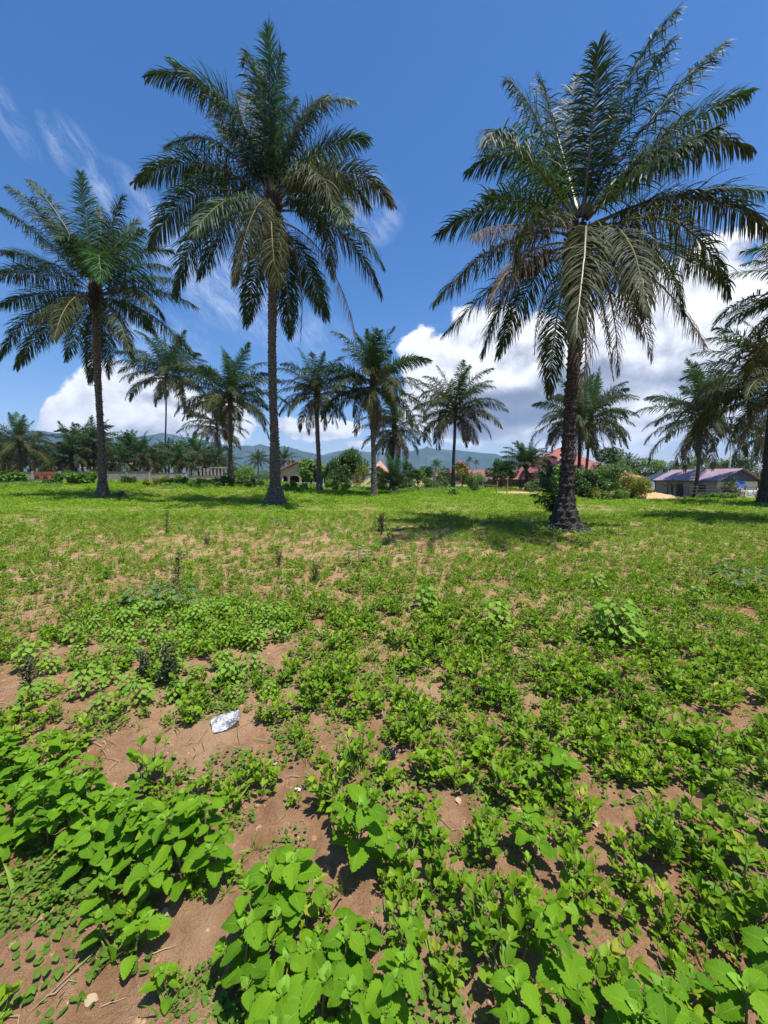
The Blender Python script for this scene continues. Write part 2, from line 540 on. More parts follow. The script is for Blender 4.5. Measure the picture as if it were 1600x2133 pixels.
Z = np.where((A < math.radians(-64)) | (A > math.radians(61)), -2, Z) - 4
idx = np.arange(na * nr).reshape(na, nr)
q = np.stack([idx[:-1, :-1], idx[:-1, 1:], idx[1:, 1:], idx[1:, :-1]], -1).reshape(-1, 4)[:, ::-1]
m, nt, bs, out = new_mat('wooded_hillside')
tc = nt.nodes.new('ShaderNodeTexCoord'); P = tc.outputs['Object']
n1 = noise(nt, P, .0028, 6, .6); n2 = noise(nt, P, .016, 5, .65)
c = mixc(nt, n2.ss(.35, .65), (.014, .034, .014), (.040, .070, .024))
c = mixc(nt, (n1.ss(.50, .64)) * .75, c, (.085, .115, .04))
c = mixc(nt, (noise(nt, P, .011, 5, .7).ss(.60, .68)) * .7, c, (.19, .165, .14))
nt.links.new(c, bs.inputs['Base Color']); bs.inputs['Roughness'].default_value = .95; bs.inputs['Specular IOR Level'].default_value = .1
bump(nt, bs, n2 + n1, .6, 20)
hme = mesh_np('hills', np.stack([X_, Y_, Z], -1).reshape(-1, 3), q, None, [m])
tag(link('hills', hme), kind='structure')

# ------------------------------------------------------------------ air
hz = MB().box(-6300, 6300, -6300, 6300, -9, 480)
m = bpy.data.materials.new('air'); m.use_nodes = True
nt = m.node_tree; nt.nodes.clear()
out = nt.nodes.new('ShaderNodeOutputMaterial'); pv = nt.nodes.new('ShaderNodeVolumePrincipled')
pv.inputs['Color'].default_value = (.40, .62, 1, 1); pv.inputs['Density'].default_value = 1.3e-4; pv.inputs['Anisotropy'].default_value = .2
nt.links.new(pv.outputs[0], out.inputs['Volume'])
tag(hz.build('haze', m), kind='stuff')
# ------------------------------------------------------------------ palms
def bez(P, n):
    """Catmull-like smooth curve through 3 points (base, middle, tip)."""
    B, Mi, Tp = (np.array(p, float) for p in P)
    C = 2 * Mi - (B + Tp) / 2
    t = np.linspace(0, 1, n)[:, None]
    return (1 - t) ** 2 * B + 2 * t * (1 - t) * C + t ** 2 * Tp


def frond_arrays(curve, heading, nleaf, segs, lmax, width, rad, rg, droop=.5, bare=.13, twist=0.0, ragged=.15, folded=0.0):
    """One feather frond: tapered midrib and two ranks of plumose leaflets that hang with their weight."""
    n = len(curve)
    d = np.linalg.norm(np.diff(curve, axis=0), axis=1); L = d.sum()
    s = np.concatenate([[0], np.cumsum(d)]) / L
    tan = np.gradient(curve, axis=0); tan /= np.linalg.norm(tan, axis=1)[:, None]
    S0 = np.cross(heading, (0, 0, 1.0)); S0 /= np.linalg.norm(S0) + 1e-9
    # midrib
    K = 5
    aw = np.arange(K) * 2 * pi / K
    side = S0 - (tan @ S0)[:, None] * tan; side /= np.linalg.norm(side, axis=1)[:, None]
    nor = np.cross(side, tan)
    ca, sa_ = np.cos(twist * s)[:, None], np.sin(twist * s)[:, None]
    side, nor = side * ca + nor * sa_, nor * ca - side * sa_
    rr_ = rad * (1 - .86 * s) * np.where(s < .06, 1.6, 1)
    rv = curve[:, None, :] + rr_[:, None, None] * (np.cos(aw)[None, :, None] * side[:, None, :] + .8 * np.sin(aw)[None, :, None] * nor[:, None, :])
    Vr = rv.reshape(-1, 3)
    i = np.arange(n - 1)[:, None] * K; k = np.arange(K)[None, :]; k2 = (k + 1) % K
    Qr = np.stack([i + k, i + k2, i + K + k2, i + K + k], -1).reshape(-1, 4)
    # leaflets
    N = nleaf * 2
    ls = np.sort(np.clip(bare + (1 - bare) * (np.repeat(np.linspace(0, 1, nleaf), 2) + rg.normal(0, .004, N)), 0, .995))
    sg = np.tile([1.0, -1.0], nleaf)
    keep = rg.random(N) > ragged * .5
    ls, sg = ls[keep], sg[keep]; N = len(ls)
    f = lambda A: np.stack([np.interp(ls, s, A[:, c]) for c in range(3)], -1)
    p0, t0, si, no = f(curve), f(tan), f(side), f(nor)
    ln = np.interp(ls, [.1, .18, .35, .6, .8, .93, 1], [.30, .66, 1, 1, .78, .50, .34]) * lmax * rg.uniform(.78, 1.08, N)
    a = np.interp(ls, [0, .3, .7, 1], [1.25, 1.15, .90, .38]) + rg.normal(0, .09, N)
    b = rg.choice([-.32, .12, .55], N, p=[.3, .4, .3]) + rg.normal(0, .13, N) - folded
    D = t0 * np.cos(a)[:, None] + (sg[:, None] * si * np.cos(b)[:, None] + no * np.sin(b)[:, None]) * np.sin(a)[:, None]
    pts = [p0]; dirs = [D]
    g = np.array([0, 0, -1.0])
    dro = droop * rg.uniform(.6, 1.5, N)
    brk = rg.random(N) < ragged
    for j in range(segs):
        w = (dro * (.35 + .9 * j / segs) / segs * 2.2)[:, None]
        if j >= segs // 2: w = w + np.where(brk, 1.3, 0)[:, None]
        D = D + g * w; D = D / np.linalg.norm(D, axis=1)[:, None]
        pts.append(pts[-1] + D * (ln / segs)[:, None]); dirs.append(D)
    Pp = np.stack(pts, 1); Dd = np.stack(dirs, 1)
    W = np.cross(Dd, no[:, None, :] + rg.normal(0, .28, (N, 1, 3))); W /= np.linalg.norm(W, axis=2)[:, :, None] + 1e-9
    pr = np.interp(np.linspace(0, 1, segs + 1), [0, .25, .6, .85, 1], [.55, 1, .85, .5, .06]) * width
    wv_ = rg.uniform(.75, 1.15, N)[:, None, None] * pr[None, :, None]
    Vl = np.stack([Pp - W * wv_ / 2, Pp + W * wv_ / 2], 2).reshape(-1, 3)
    base = len(Vr) + (np.arange(N) * (segs + 1) * 2)[:, None] + (np.arange(segs) * 2)[None, :]
    Ql = np.stack([base, base + 1, base + 3, base + 2], -1).reshape(-1, 4)
    V = np.vstack([Vr, Vl])
    tone = np.concatenate([np.repeat(np.clip(.15 + 1.6 * s, 0, .75), K), np.repeat(np.clip(rg.normal(.45, .27, N), 0, 1), (segs + 1) * 2)])
    Q = np.vstack([Qr, Ql])
    mi = np.concatenate([np.ones(len(Qr), int), np.zeros(len(Ql), int)])
    return V, Q, mi, tone


FM = {'y': ('frond_young', 'rachis'), 'g': ('frond_green', 'rachis'), 'o': ('frond_old', 'rachis'), 'd': ('frond_dead', 'rachis_dead')}


def frond_mesh(curve, heading, kind, **k):
    V, Q, mi, tone = frond_arrays(curve, heading, **k)
    return mesh_np('frond', V, Q, None, [M[x] for x in FM[kind]], mi, False, tone)


def trunk_mesh(p0, p1, r_base, r_mid, r_top, mat, flare=.9, scar=.06, row=.16, seed=0, seg=40, roots=0.0):
    """Palm trunk: flared foot, rows of old leaf scars standing proud in a spiral, slightly crooked."""
    rg = np.random.default_rng(seed)
    p0, p1 = np.array(p0, float), np.array(p1, float)
    H = np.linalg.norm(p1 - p0)
    rows = max(8, int(H / row)); n = rows * 5 + 1
    t = np.linspace(0, 1, n); z = t * H
    ax = p0 + (p1 - p0) * t[:, None]
    ax[:, 0] += .05 * np.sin(t * 5 + seed) * np.sin(pi * t) * H * .12
    r = np.where(z < flare, r_mid + (r_base - r_mid) * (1 - np.clip(z / flare, 0, 1)) ** 1.7, r_mid)
    r = r + (r_top - r_mid) * sstep(.55, 1, t) + r_mid * .45 * (1 - sstep(.0, .38, t))
    r = r * (1 + .06 * (fbm(z * .9, z * 0 + seed, 2, seed) - .4))
    th = np.linspace(0, 2 * pi, seg, endpoint=False)
    v = z / row
    rowi = np.floor(v); fv = v - rowi
    u = th[None, :] * 8 / (2 * pi) + rowi[:, None] * .5 + .15 * np.sin(rowi * 7.1)[:, None]
    fu = u - np.floor(u)
    hsh = vnoise(np.floor(u) * 1.7 + .5, rowi[:, None] * 2.3 + .5, seed)
    sc = scar * (.4 + 1.0 * hsh) * (1 - np.abs(2 * fu - 1) ** 2) * (fv[:, None] ** 1.6)
    sc = sc + scar * 1.3 * (fbm(th[None, :] * 3 + 9, z[:, None] * 5, 3, seed + 4) - .47) + scar * .9 * (fbm(th[None, :] * 9, z[:, None] * 14, 2, seed + 5) - .4)
    foot = np.clip(1 - z / (flare * 1.1), 0, 1)[:, None]
    sc = sc + foot ** 2 * r_base * .30 * (vnoise(th[None, :] * 2.2, th[None, :] * 0 + seed, seed + 8) - .4)
    if roots: sc = sc + roots * np.clip(1 - z / .55, 0, 1)[:, None] ** 2.2 * np.clip(np.cos(th[None, :] + .35), 0, 1) ** 1.5
    rr_ = r[:, None] + sc
    V = ax[:, None, :] + np.stack([rr_ * np.cos(th), rr_ * np.sin(th), np.zeros_like(rr_)], -1)
    V = V.reshape(-1, 3)
    i = np.arange(n - 1)[:, None] * seg; k = np.arange(seg)[None, :]; k2 = (k + 1) % seg
    Q = np.stack([i + k, i + k2, i + seg + k2, i + seg + k], -1).reshape(-1, 4)
    return mesh_np('trunk', V - p0, Q, None, [mat], None, True)


def boss_mesh(c, r, h, rg, n=90):
    """The thick knot of cut leaf bases under the crown."""
    mb = MB()
    for i in range(n):
        t = i / n
        a = i * 2.39996
        z = -h * .55 + h * t
        rb = r * (.55 + .45 * math.sin(pi * min(1, .25 + t * .8)))
        d = np.array([math.cos(a), math.sin(a), .9 + .9 * t]); d /= np.linalg.norm(d)
        b = np.array([math.cos(a) * rb * .55, math.sin(a) * rb * .55, z])
        ln = r * rg.uniform(.6, 1.3)
        mb.tube([b, b + d * ln * .5, b + d * ln + np.array([0, 0, .1 * ln])], [r * .22, r * .18, r * .07], 5)
    mb.tube([(0, 0, -h * .7), (0, 0, 0), (0, 0, h * .6)], [r * .5, r * .72, r * .4], 10)
    o = mb
    return o


PALMS = []


def hero_palm(name_seed, base_px, crown_px, zoom, origin, fronds, label, rb, rm, rt, L, mat, lmax, width, roots=0.0, nleaf=120, rad=.05):
    """A palm whose fronds follow the ones in the photo, each at its own depth."""
    rg = np.random.default_rng(name_seed)
    ox0, oy0, zs = zoom
    b = ground(*base_px); Y = b[1]
    c = at(crown_px[0], crown_px[1], Y)
    b[2] -= .06
    root = empty('oil_palm', b, label, 'palm tree', 'tall oil palms standing in the field')
    tr = trunk_mesh(b, c + np.array([0, 0, -.2]), rb, rm, rt, mat, flare=1.5, scar=.07, row=.17, seed=name_seed, seg=48, roots=roots)
    link('trunk', tr, root)
    bo = boss_mesh(c, rt * 1.7, 1.5, rg).build('leaf_base_cluster', M['boss'], root, c - b)
    px_m = Y / F
    for fr in fronds:
        kind, sgn, (x0, y0), (xm, ym), (xt, yt) = fr[:5]
        opt = fr[5] if len(fr) > 5 else {}
        P = [np.array([ox0 + x / zs, oy0 + y / zs]) for x, y in ((x0, y0), (xm, ym), (xt, yt))]
        lp = (np.linalg.norm(P[1] - P[0]) + np.linalg.norm(P[2] - P[1])) * px_m
        LL = L * opt.get('L', 1) * rg.uniform(.94, 1.04)
        dd = math.sqrt(max(LL * LL - lp * lp, 0.0)) * .85
        s = sgn if sgn else rg.choice([-.35, .35])
        dd = -s * min(dd, LL * .8)
        A = at(*P[0], Y); Bm = at(*P[1], Y + dd * .55); Ct = at(*P[2], Y + dd)
        cur = bez([A, Bm, Ct], 26)
        # a wandering midrib, never a perfect curve
        wob = np.cumsum(rg.normal(0, .010, (26, 3)), 0); cur = cur + wob * np.linspace(0, 1, 26)[:, None] * L * .15
        hd = Ct - A; hd[2] = 0
        if np.linalg.norm(hd) < .5: hd = np.array([rg.normal(0, .4), -1 if s > 0 else 1, 0])
        me = frond_mesh(cur - b, hd, kind, nleaf=int(nleaf * (.55 if kind == 'd' else 1)), segs=5, lmax=lmax * opt.get('l', 1) * (.8 if kind == 'd' else 1), width=width * (.62 if kind == 'd' else 1), rad=rad, rg=rg,
                        droop={'y': .50, 'g': .78, 'o': .95, 'd': 1.3}[kind] * opt.get('droop', 1), twist=rg.normal(0, .7), ragged={'y': .06, 'g': .12, 'o': .2, 'd': .45}[kind], folded={'y': -.1, 'g': 0, 'o': .1, 'd': .5}[kind])
        o = link('frond', me, root)
        if kind == 'd': o['label'] = 'dry grey brown hanging frond'
    PALMS.append((b, c))
    return root


O1 = (760, 960)
F1 = [('y', 0, (755, 950), (690, 430), (650, 60)), ('g', 0, (750, 950), (500, 440), (235, 110)), ('g', 1, (745, 955), (430, 470), (75, 150)), ('g', 0, (740, 970), (370, 580), (-20, 300)),
      ('g', 0, (765, 950), (880, 500), (960, 225)), ('g', 1, (770, 960), (950, 660), (1180, 500)), ('g', -1, (775, 970), (1040, 690), (1350, 640)), ('g', 0, (770, 980), (1060, 780), (1340, 780)),
      ('g', 0, (770, 1000), (1100, 870), (1400, 890)), ('g', 0, (790, 1010), (1180, 960), (1570, 1115)), ('o', 1, (780, 1030), (1080, 990), (1300, 1200)), ('g', 0, (790, 1060), (1150, 1140), (1540, 1490)),
      ('o', 1, (790, 1040), (920, 1180), (1040, 1490)), ('y', 1, (770, 940), (780, 690), (800, 890), {'L': .8}), ('g', 0, (740, 990), (400, 760), (-20, 670)), ('g', 0, (740, 990), (380, 850), (-60, 850)),
      ('g', 0, (735, 1000), (370, 980), (-20, 1085)), ('g', 0, (730, 1030), (320, 1110), (5, 1490)), ('g', 0, (730, 1060), (400, 1240), (140, 1590)), ('o', 1, (730, 990), (560, 1060), (440, 1350)),
      ('g', -1, (735, 1080), (620, 1250), (515, 1520)), ('g', -1, (750, 1080), (740, 1320), (720, 1690), {'L': .9}), ('g', -1, (780, 1080), (830, 1300), (850, 1640), {'L': .9}),
      ('g', -1, (745, 950), (560, 600), (330, 380)), ('g', -1, (760, 950), (800, 560), (790, 300)), ('g', 1, (755, 950), (620, 620), (480, 560), {'L': .85}), ('g', -1, (770, 960), (900, 640), (1090, 420)), ('o', 1, (735, 1010), (470, 1080), (250, 1230)), ('g', -1, (780, 1040), (1000, 1090), (1220, 1290))]
F2 = [('y', 0, (830, 1050), (815, 520), (805, 50)), ('g', 0, (825, 1040), (745, 330), (665, 240), {'droop': 1.2}), ('g', 1, (835, 1040), (860, 480), (885, 210)), ('g', 0, (815, 1050), (560, 480), (118, 350)), ('g', 1, (815, 1050), (540, 560), (265, 245)),
      ('g', 0, (810, 1060), (520, 730), (210, 740)), ('g', 0, (800, 1070), (430, 850), (35, 955)), ('g', 0, (790, 1080), (420, 1010), (125, 1320)), ('g', 0, (790, 1100), (480, 1120), (275, 1620)), ('g', -1, (800, 1110), (580, 1170), (400, 1500)),
      ('o', 0, (845, 1040), (960, 650), (1150, 450)), ('g', 0, (850, 1040), (1030, 570), (1310, 475)), ('g', 0, (855, 1050), (1100, 780), (1390, 700)), ('o', 0, (860, 1070), (1220, 900), (1540, 1080)), ('o', 1, (850, 1050), (1050, 890), (1180, 1110)),
      ('o', 1, (855, 1060), (1150, 930), (1400, 1110)), ('g', 0, (870, 1100), (1200, 1130), (1485, 1440)), ('o', 0, (870, 1120), (1230, 1230), (1470, 1600)), ('o', 1, (860, 1090), (1080, 1120), (1190, 1490)), ('d', 0, (870, 1180), (1150, 1400), (1325, 1860), {'droop': .6}),
      ('o', 1, (830, 1080), (730, 1130), (620, 1540)), ('o', 1, (840, 1100), (828, 1230), (850, 1565), {'L': .9}), ('g', -1, (820, 1180), (740, 1440), (670, 1775)), ('g', -1, (870, 1180), (915, 1450), (940, 1850)), ('g', -1, (870, 1200), (1010, 1400), (1135, 1730)),
      ('d', 0, (870, 1200), (990, 1450), (1000, 1890), {'l': .5}), ('y', -1, (850, 1040), (970, 880), (1120, 770)), ('g', 1, (860, 1090), (1140, 1060), (1240, 1170)), ('g', -1, (815, 1040), (660, 640), (480, 420)), ('g', -1, (840, 1030), (880, 650), (960, 480)),
      ('g', -1, (800, 1060), (560, 900), (330, 900)), ('g', 1, (800, 1090), (600, 1050), (380, 1240)), ('g', -1, (820, 1040), (740, 620), (640, 420)), ('g', -1, (860, 1060), (1060, 960), (1280, 990)), ('g', -1, (825, 1040), (680, 800), (520, 640))]
F3 = [('g', 0, (735, 960), (790, 540), (825, 175)), ('g', -1, (740, 950), (900, 440), (1170, 10)), ('g', 1, (745, 950), (960, 470), (1130, 150)), ('g', 0, (750, 950), (1060, 500), (1405, 140)), ('g', 0, (760, 960), (1120, 610), (1495, 400)),
      ('o', 0, (765, 970), (1130, 660), (1500, 660), {'droop': 1.3}), ('g', 1, (760, 970), (1010, 760), (1340, 560)), ('g', 0, (780, 1000), (1200, 850), (1660, 840)), ('o', 0, (790, 1010), (1230, 870), (1640, 1040), {'droop': 1.3}), ('o', 1, (800, 1030), (1180, 990), (1435, 1330)),
      ('o', 1, (790, 1060), (1030, 1080), (1220, 1390)), ('o', 1, (780, 1010), (930, 1040), (1040, 1390)), ('o', 1, (750, 1020), (760, 1070), (740, 1530), {'l': 1.1}), ('g', 0, (720, 960), (540, 540), (385, 340)), ('g', -1, (725, 960), (620, 560), (545, 310)),
      ('g', 0, (710, 980), (470, 690), (215, 745)), ('g', 1, (710, 980), (450, 640), (305, 610)), ('g', 0, (700, 1000), (430, 890), (85, 1035)), ('o', 1, (700, 1010), (520, 980), (440, 1180)), ('d', 1, (700, 1010), (440, 1000), (240, 1040), {'droop': .7}), ('o', 0, (690, 1050), (400, 1070), (55, 1350)),
      ('g', -1, (690, 1100), (420, 1210), (105, 1490)), ('g', 0, (690, 1140), (450, 1210), (275, 1580)), ('g', -1, (700, 1170), (520, 1240), (350, 1605)), ('g', -1, (710, 1190), (630, 1380), (590, 1770)), ('d', 1, (745, 1150), (760, 1430), (750, 1780)), ('d', 0, (790, 1160), (870, 1330), (905, 1680)),
      ('d', 0, (790, 1150), (960, 1290), (1065, 1610)), ('d', 0, (800, 1120), (1080, 1250), (1315, 1540), {'droop': .8}), ('d', -1, (780, 1180), (840, 1400), (885, 1730), {'l': .35}), ('g', -1, (730, 950), (680, 560), (720, 300)), 
      ('g', -1, (750, 960), (980, 700), (1230, 480)), ('g', -1, (715, 970), (560, 760), (380, 600)), ('g', -1, (705, 990), (520, 880), (300, 860)), ('o', -1, (800, 1050), (1100, 1100), (1370, 1260)), ('d', 1, (690, 1080), (480, 1130), (300, 1370)),
      ('o', -1, (790, 1100), (900, 1250), (1000, 1500)), ('d', -1, (700, 1200), (560, 1320), (510, 1600), {'l': .4})]

hero_palm(1, (214, 1040), (200, 622), (0, 350, 3.81), O1, F1, 'tall straight oil palm with a full dark green crown, first big palm from the left', .48, .175, .24, 6.8, M['bark'], 1.25, .048, nleaf=200)
hero_palm(2, (573, 1053), (568, 440), (270, 40, 2.807), O1, F2, 'tallest oil palm, its long grey ringed trunk flaring at the foot', .62, .19, .24, 7.0, M['bark'], 1.42, .050, nleaf=200)
hero_palm(3, (1176, 1108), (1207, 545), (880, 20, 2.222), O1, F3, 'nearest oil palm with a black shaggy trunk and dry fronds hanging around it', .34, .135, .20, 5.1, M['bark_dark'], .86, .031, roots=.42, nleaf=185, rad=.04)

# ---- a stock of fronds for the other palms: rising, spreading, hanging, in two qualities
STOCK = {}
for lod, (nl, sg_, wd) in {'mid': (96, 4, .058), 'far': (40, 3, .13)}.items():
    for kind, e0s in (('y', (82, 72)), ('g', (66, 54, 42, 28, 14, 0)), ('o', (8, -8, -25)), ('d', (-35, -60))):
        for e0 in e0s:
            for v in range(2 if lod == 'mid' else 1):
                rg = np.random.default_rng(abs(hash((lod, kind, e0, v))) % 9999 if False else int(1000 + e0 * 7 + v * 131 + (5 if lod == 'mid' else 0)))
                n = 20 if lod == 'mid' else 12
                e = math.radians(e0); L = 5.0
                if kind == 'd': L = 3.8
                pts = [np.zeros(3)]
                tot = math.radians({'y': 28, 'g': 62, 'o': 66, 'd': 50}[kind] + rg.uniform(-8, 12))
                for i in range(n - 1):
                    w = i / (n - 1)
                    ang_ = max(e - tot * w ** 1.5, -1.5)
                    pts.append(pts[-1] + L / (n - 1) * np.array([math.cos(ang_), .05 * math.sin(w * 3 + v * 2), math.sin(ang_)]))
                me = frond_mesh(np.array(pts), np.array([1., 0, 0]), kind, nleaf=nl if kind != 'd' else int(nl * .7), segs=sg_, lmax=.98, width=wd * (.7 if kind == 'd' else 1), rad=.045, rg=rg,
                                droop={'y': .4, 'g': .6, 'o': .8, 'd': 1.3}[kind], twist=rg.normal(0, .6), ragged={'y': .05, 'g': .1, 'o': .18, 'd': .4}[kind])
                STOCK.setdefault((lod, kind), []).append((e0, me))


def stock_palm_(base_px, crown_px, spread_px, label, lod='mid', nf=30, dead=3, depth=None, trunk_px=None, seed=0, group='oil palms around the edge of the field', old=.3, up=1.0, name='oil_palm', mat=None, gz=None, rise=1.0, tint=None):
    """A palm with fronds from the stock; size from its spread in the photo."""
    rg = np.random.default_rng(seed + 500)
    if depth is None:
        b = ground(*base_px)
    else:
        p = at(base_px[0], base_px[1], depth); b = np.array([p[0], p[1], p[2] if gz is None else gz])
        b[2] = min(b[2], float(T(b[0], b[1])))
    Y = b[1]
    c = at(crown_px[0], crown_px[1], Y)
    R = spread_px / 2 * Y / F
    sc = R / 4.15
    root = empty(name, b, label, 'palm tree', group)
    H = c[2] - b[2]
    rt = max(.12, (trunk_px or .11 * spread_px * .8) / 2 * Y / F)
    rt = min(rt, .30) * .60
    near = lod == 'mid'
    if H > .8:
        link('trunk', trunk_mesh(b, c, rt * 1.55, rt, rt * 1.1, mat or M['bark'], flare=min(1.2, H * .25), scar=.05 if near else .03, row=.2 if near else .45, seed=seed, seg=24 if near else 12), root)
    boss_mesh(c, rt * 1.6, 1.1 * sc + .2, rg, 50 if near else 16).build('leaf_base_cluster', M['boss'], root, c - b)
    rz0 = rg.uniform(0, 6)
    for i in range(nf + dead):
        u = i / max(1, nf - 1)
        if i >= nf: kind, e = 'd', rg.choice([-35, -60])
        else:
            e = (84 - 100 * u ** .85 * rise) + rg.normal(0, 5)
            kind = 'y' if e > 68 else ('g' if e > 4 and rg.random() > old * .45 else 'o')
        pool = STOCK[(lod, kind)]
        best = sorted(pool, key=lambda q_: abs(q_[0] - e) + rg.uniform(0, 5))[0]
        fm_ = best[1]
        if tint:
            fm_ = fm_.copy(); fm_.materials[0] = M[tint]; fm_.materials[1] = M[tint]
        o = link('frond', fm_, root)
        a = rz0 + i * 2.39996 + rg.normal(0, .18)
        h = (.35 - .9 * u) * sc if i < nf else -.6 * sc
        o.location = [float(v) for v in (c - b + np.array([math.cos(a) * rt * .6, math.sin(a) * rt * .6, h]))]
        o.rotation_euler = (rg.normal(0, .12), math.radians(best[0] - e) * .7 if i < nf else rg.normal(0, .1), a)
        k = sc * rg.uniform(.86, 1.1) * (.85 if kind == 'y' else 1)
        o.scale = (k, k * rg.choice([-1, 1]), k)
    return root


def stock_palm(*a, **k):
    k['nf'] = int(k.get('nf', 30) * 1.22)
    return stock_palm_(*a, **k)


stock_palm((345, 1004), (345, 778), 160, 'slim tall palm with a thin straight stem in front of the block wall', seed=4, nf=30, dead=1, trunk_px=17, old=.4)
stock_palm((480, 1011), (479, 822), 185, 'tall palm with wide drooping crown, just left of the grey ringed trunk', seed=5, nf=32, dead=5, trunk_px=17, old=.6)
stock_palm((457, 1004), (452, 886), 118, 'short palm with olive and brown drooping fronds half behind a taller one', seed=6, nf=24, dead=6, trunk_px=9, old=.9)
stock_palm((665, 1026), (660, 818), 152, 'palm with a thin black trunk and dry fronds before the arched house', seed=7, nf=28, dead=6, trunk_px=15, old=.6)
stock_palm((779, 1033), (778, 798), 206, 'sturdy dark trunked palm with an untidy bushy crown at the field centre', seed=8, nf=36, dead=6, trunk_px=17, old=.5)
stock_palm((815, 1012), (822, 890), 140, 'old palm with a thick skirt of dead fronds behind the central palm', seed=9, nf=24, dead=16, trunk_px=18, old=.9, depth=44)
stock_palm((944, 1019), (948, 850), 166, 'straight slim palm with a round open crown in front of the flat topped hill', seed=10, nf=32, dead=6, trunk_px=10, old=.4)
stock_palm((1205, 1031), (1208, 872), 170, 'left trunk of the twin palms behind the nearest palm', seed=11, nf=28, dead=4, trunk_px=10, old=.6, mat=M['bark_dark'])
stock_palm((1216, 1027), (1231, 868), 160, 'right leaning trunk of the twin palms behind the nearest palm', seed=12, nf=26, dead=4, trunk_px=10, old=.7)
stock_palm((1448, 1036), (1464, 866), 205, 'palm with a skirt of dry fronds in front of the purple roof', seed=13, nf=32, dead=6, trunk_px=12, old=.3)
stock_palm((1590, 1050), (1616, 800), 275, 'dark palm at the right edge with a broad crown partly out of view', seed=14, nf=36, dead=4, trunk_px=26, old=.4, mat=M['bark_dark'])
stock_palm((1700, 1085), (1700, 610), 300, 'large palm at the right edge of which only frond tips show', seed=15, nf=34, dead=3, trunk_px=34, old=.4, mat=M['bark_dark'])
stock_palm((1592, 1030), (1600, 900), 130, 'smaller palm with grey hanging fronds behind the right edge palm', seed=16, nf=24, dead=10, trunk_px=10, old=.7)
stock_palm((47, 1006), (40, 922), 120, 'short palm with arching fronds by the orange gate', seed=17, nf=26, dead=6, trunk_px=9, old=.5, mat=M['bark_dark'])
stock_palm((150, 1008), (148, 952), 124, 'low bushy palm with olive fronds behind the orange gate', 'mid', seed=18, nf=28, dead=8, depth=66, old=1.0)
stock_palm((196, 1008), (196, 925), 110, 'palm behind the block wall directly behind the big left palm', 'far', seed=19, nf=26, dead=5, depth=68, old=.7)
stock_palm((268, 1000), (267, 934), 78, 'dark round crowned palm behind the block wall with two thin stems', 'far', seed=20, nf=26, dead=3, depth=72)
stock_palm((308, 1000), (308, 955), 74, 'small palm beyond the wall left of the slim tall palm', 'far', seed=21, nf=24, dead=2, depth=76)
stock_palm((352, 1000), (352, 948), 70, 'palm beyond the wall right behind the slim tall trunk', 'far', seed=22, nf=24, dead=2, depth=80)
stock_palm((398, 1000), (398, 945), 84, 'palm behind the unfinished colonnade, left end', 'far', seed=23, nf=26, dead=3, depth=84)
stock_palm((428, 1000), (426, 962), 60, 'low palm behind the middle of the unfinished colonnade', 'far', seed=24, nf=22, dead=2, depth=84)
stock_palm((330, 1000), (326, 962), 60, 'low palm beyond the wall between two taller ones', 'far', seed=34, nf=22, dead=2, depth=90)
stock_palm((234, 1000), (232, 950), 80, 'palm beyond the wall right of the big left trunk', 'far', seed=35, nf=24, dead=3, depth=84)
stock_palm((12, 1005), (8, 950), 90, 'palm at the far left edge behind the wall', 'far', seed=36, nf=24, dead=6, depth=84, old=.8)
stock_palm((95, 1005), (98, 960), 70, 'dull palm behind the gate with brownish fronds', 'far', seed=37, nf=22, dead=6, depth=88, old=1.0)
stock_palm((476, 1000), (470, 965), 56, 'little palm right of the colonnade', 'far', seed=38, nf=22, dead=2, depth=90)
stock_palm((538, 1000), (538, 958), 46, 'distant round palm against the hill left of the arched house', 'far', seed=25, nf=26, dead=1, depth=110)
stock_palm((592, 1000), (592, 958), 56, 'distant palm behind the grey ringed trunk', 'far', seed=26, nf=24, dead=1, depth=105)
stock_palm((820, 1023), (822, 1003), 100, 'stubby young palm at the foot of the skirted palm', 'mid', seed=27, nf=22, dead=2, trunk_px=14, old=.3, depth=37, rise=.6)
stock_palm((908, 1005), (909, 968), 24, 'tiny distant palm left of the red tower roof', 'far', seed=28, nf=22, dead=0, depth=120)
stock_palm((978, 1000), (978, 957), 14, 'left of two thin distant palms right of the red tower roof', 'far', seed=29, nf=20, dead=0, depth=170, group='thin distant palms')
stock_palm((992, 1000), (992, 963), 13, 'right of two thin distant palms right of the red tower roof', 'far', seed=30, nf=20, dead=0, depth=170, group='thin distant palms')
stock_palm((1098, 1018), (1096, 968), 100, 'low upright palm with brown lower fronds beside the dark shed', 'mid', seed=31, nf=28, dead=10, trunk_px=16, old=.2, depth=46, rise=.62)
stock_palm((1312, 1010), (1308, 975), 60, 'small curved palm right of the red roofed house', 'far', seed=32, nf=14, dead=0, depth=56, rise=.7)
stock_palm((1402, 1032), (1400, 1016), 38, 'young yellow green coconut seedling beside the sand heap', 'mid', seed=33, nf=8, dead=0, depth=49, rise=.5, trunk_px=2, name='coconut_seedling', tint='yellow_leaf', group='coconut seedlings')

for i, (x, yc, sp, Y, lab) in enumerate(((72, 958, 84, 70, 'bushy palm rising between the edge palm and the low bushy one'), (172, 935, 96, 76, 'tall dark palm just left of the big left trunk behind the wall'), (250, 962, 76, 66, 'low palm over the middle of the long block wall'), (292, 945, 84, 70, 'full palm left of the slim straight stem behind the wall'), (372, 958, 80, 68, 'low palm right of the slim straight stem behind the wall'), (412, 950, 78, 74, 'palm over the left end of the colonnade'), (448, 960, 66, 78, 'small palm over the right half of the colonnade'))):
    stock_palm((x, 1000), (x, yc), sp, lab, 'far', seed=70 + i, nf=26, dead=4, depth=Y, old=.6)

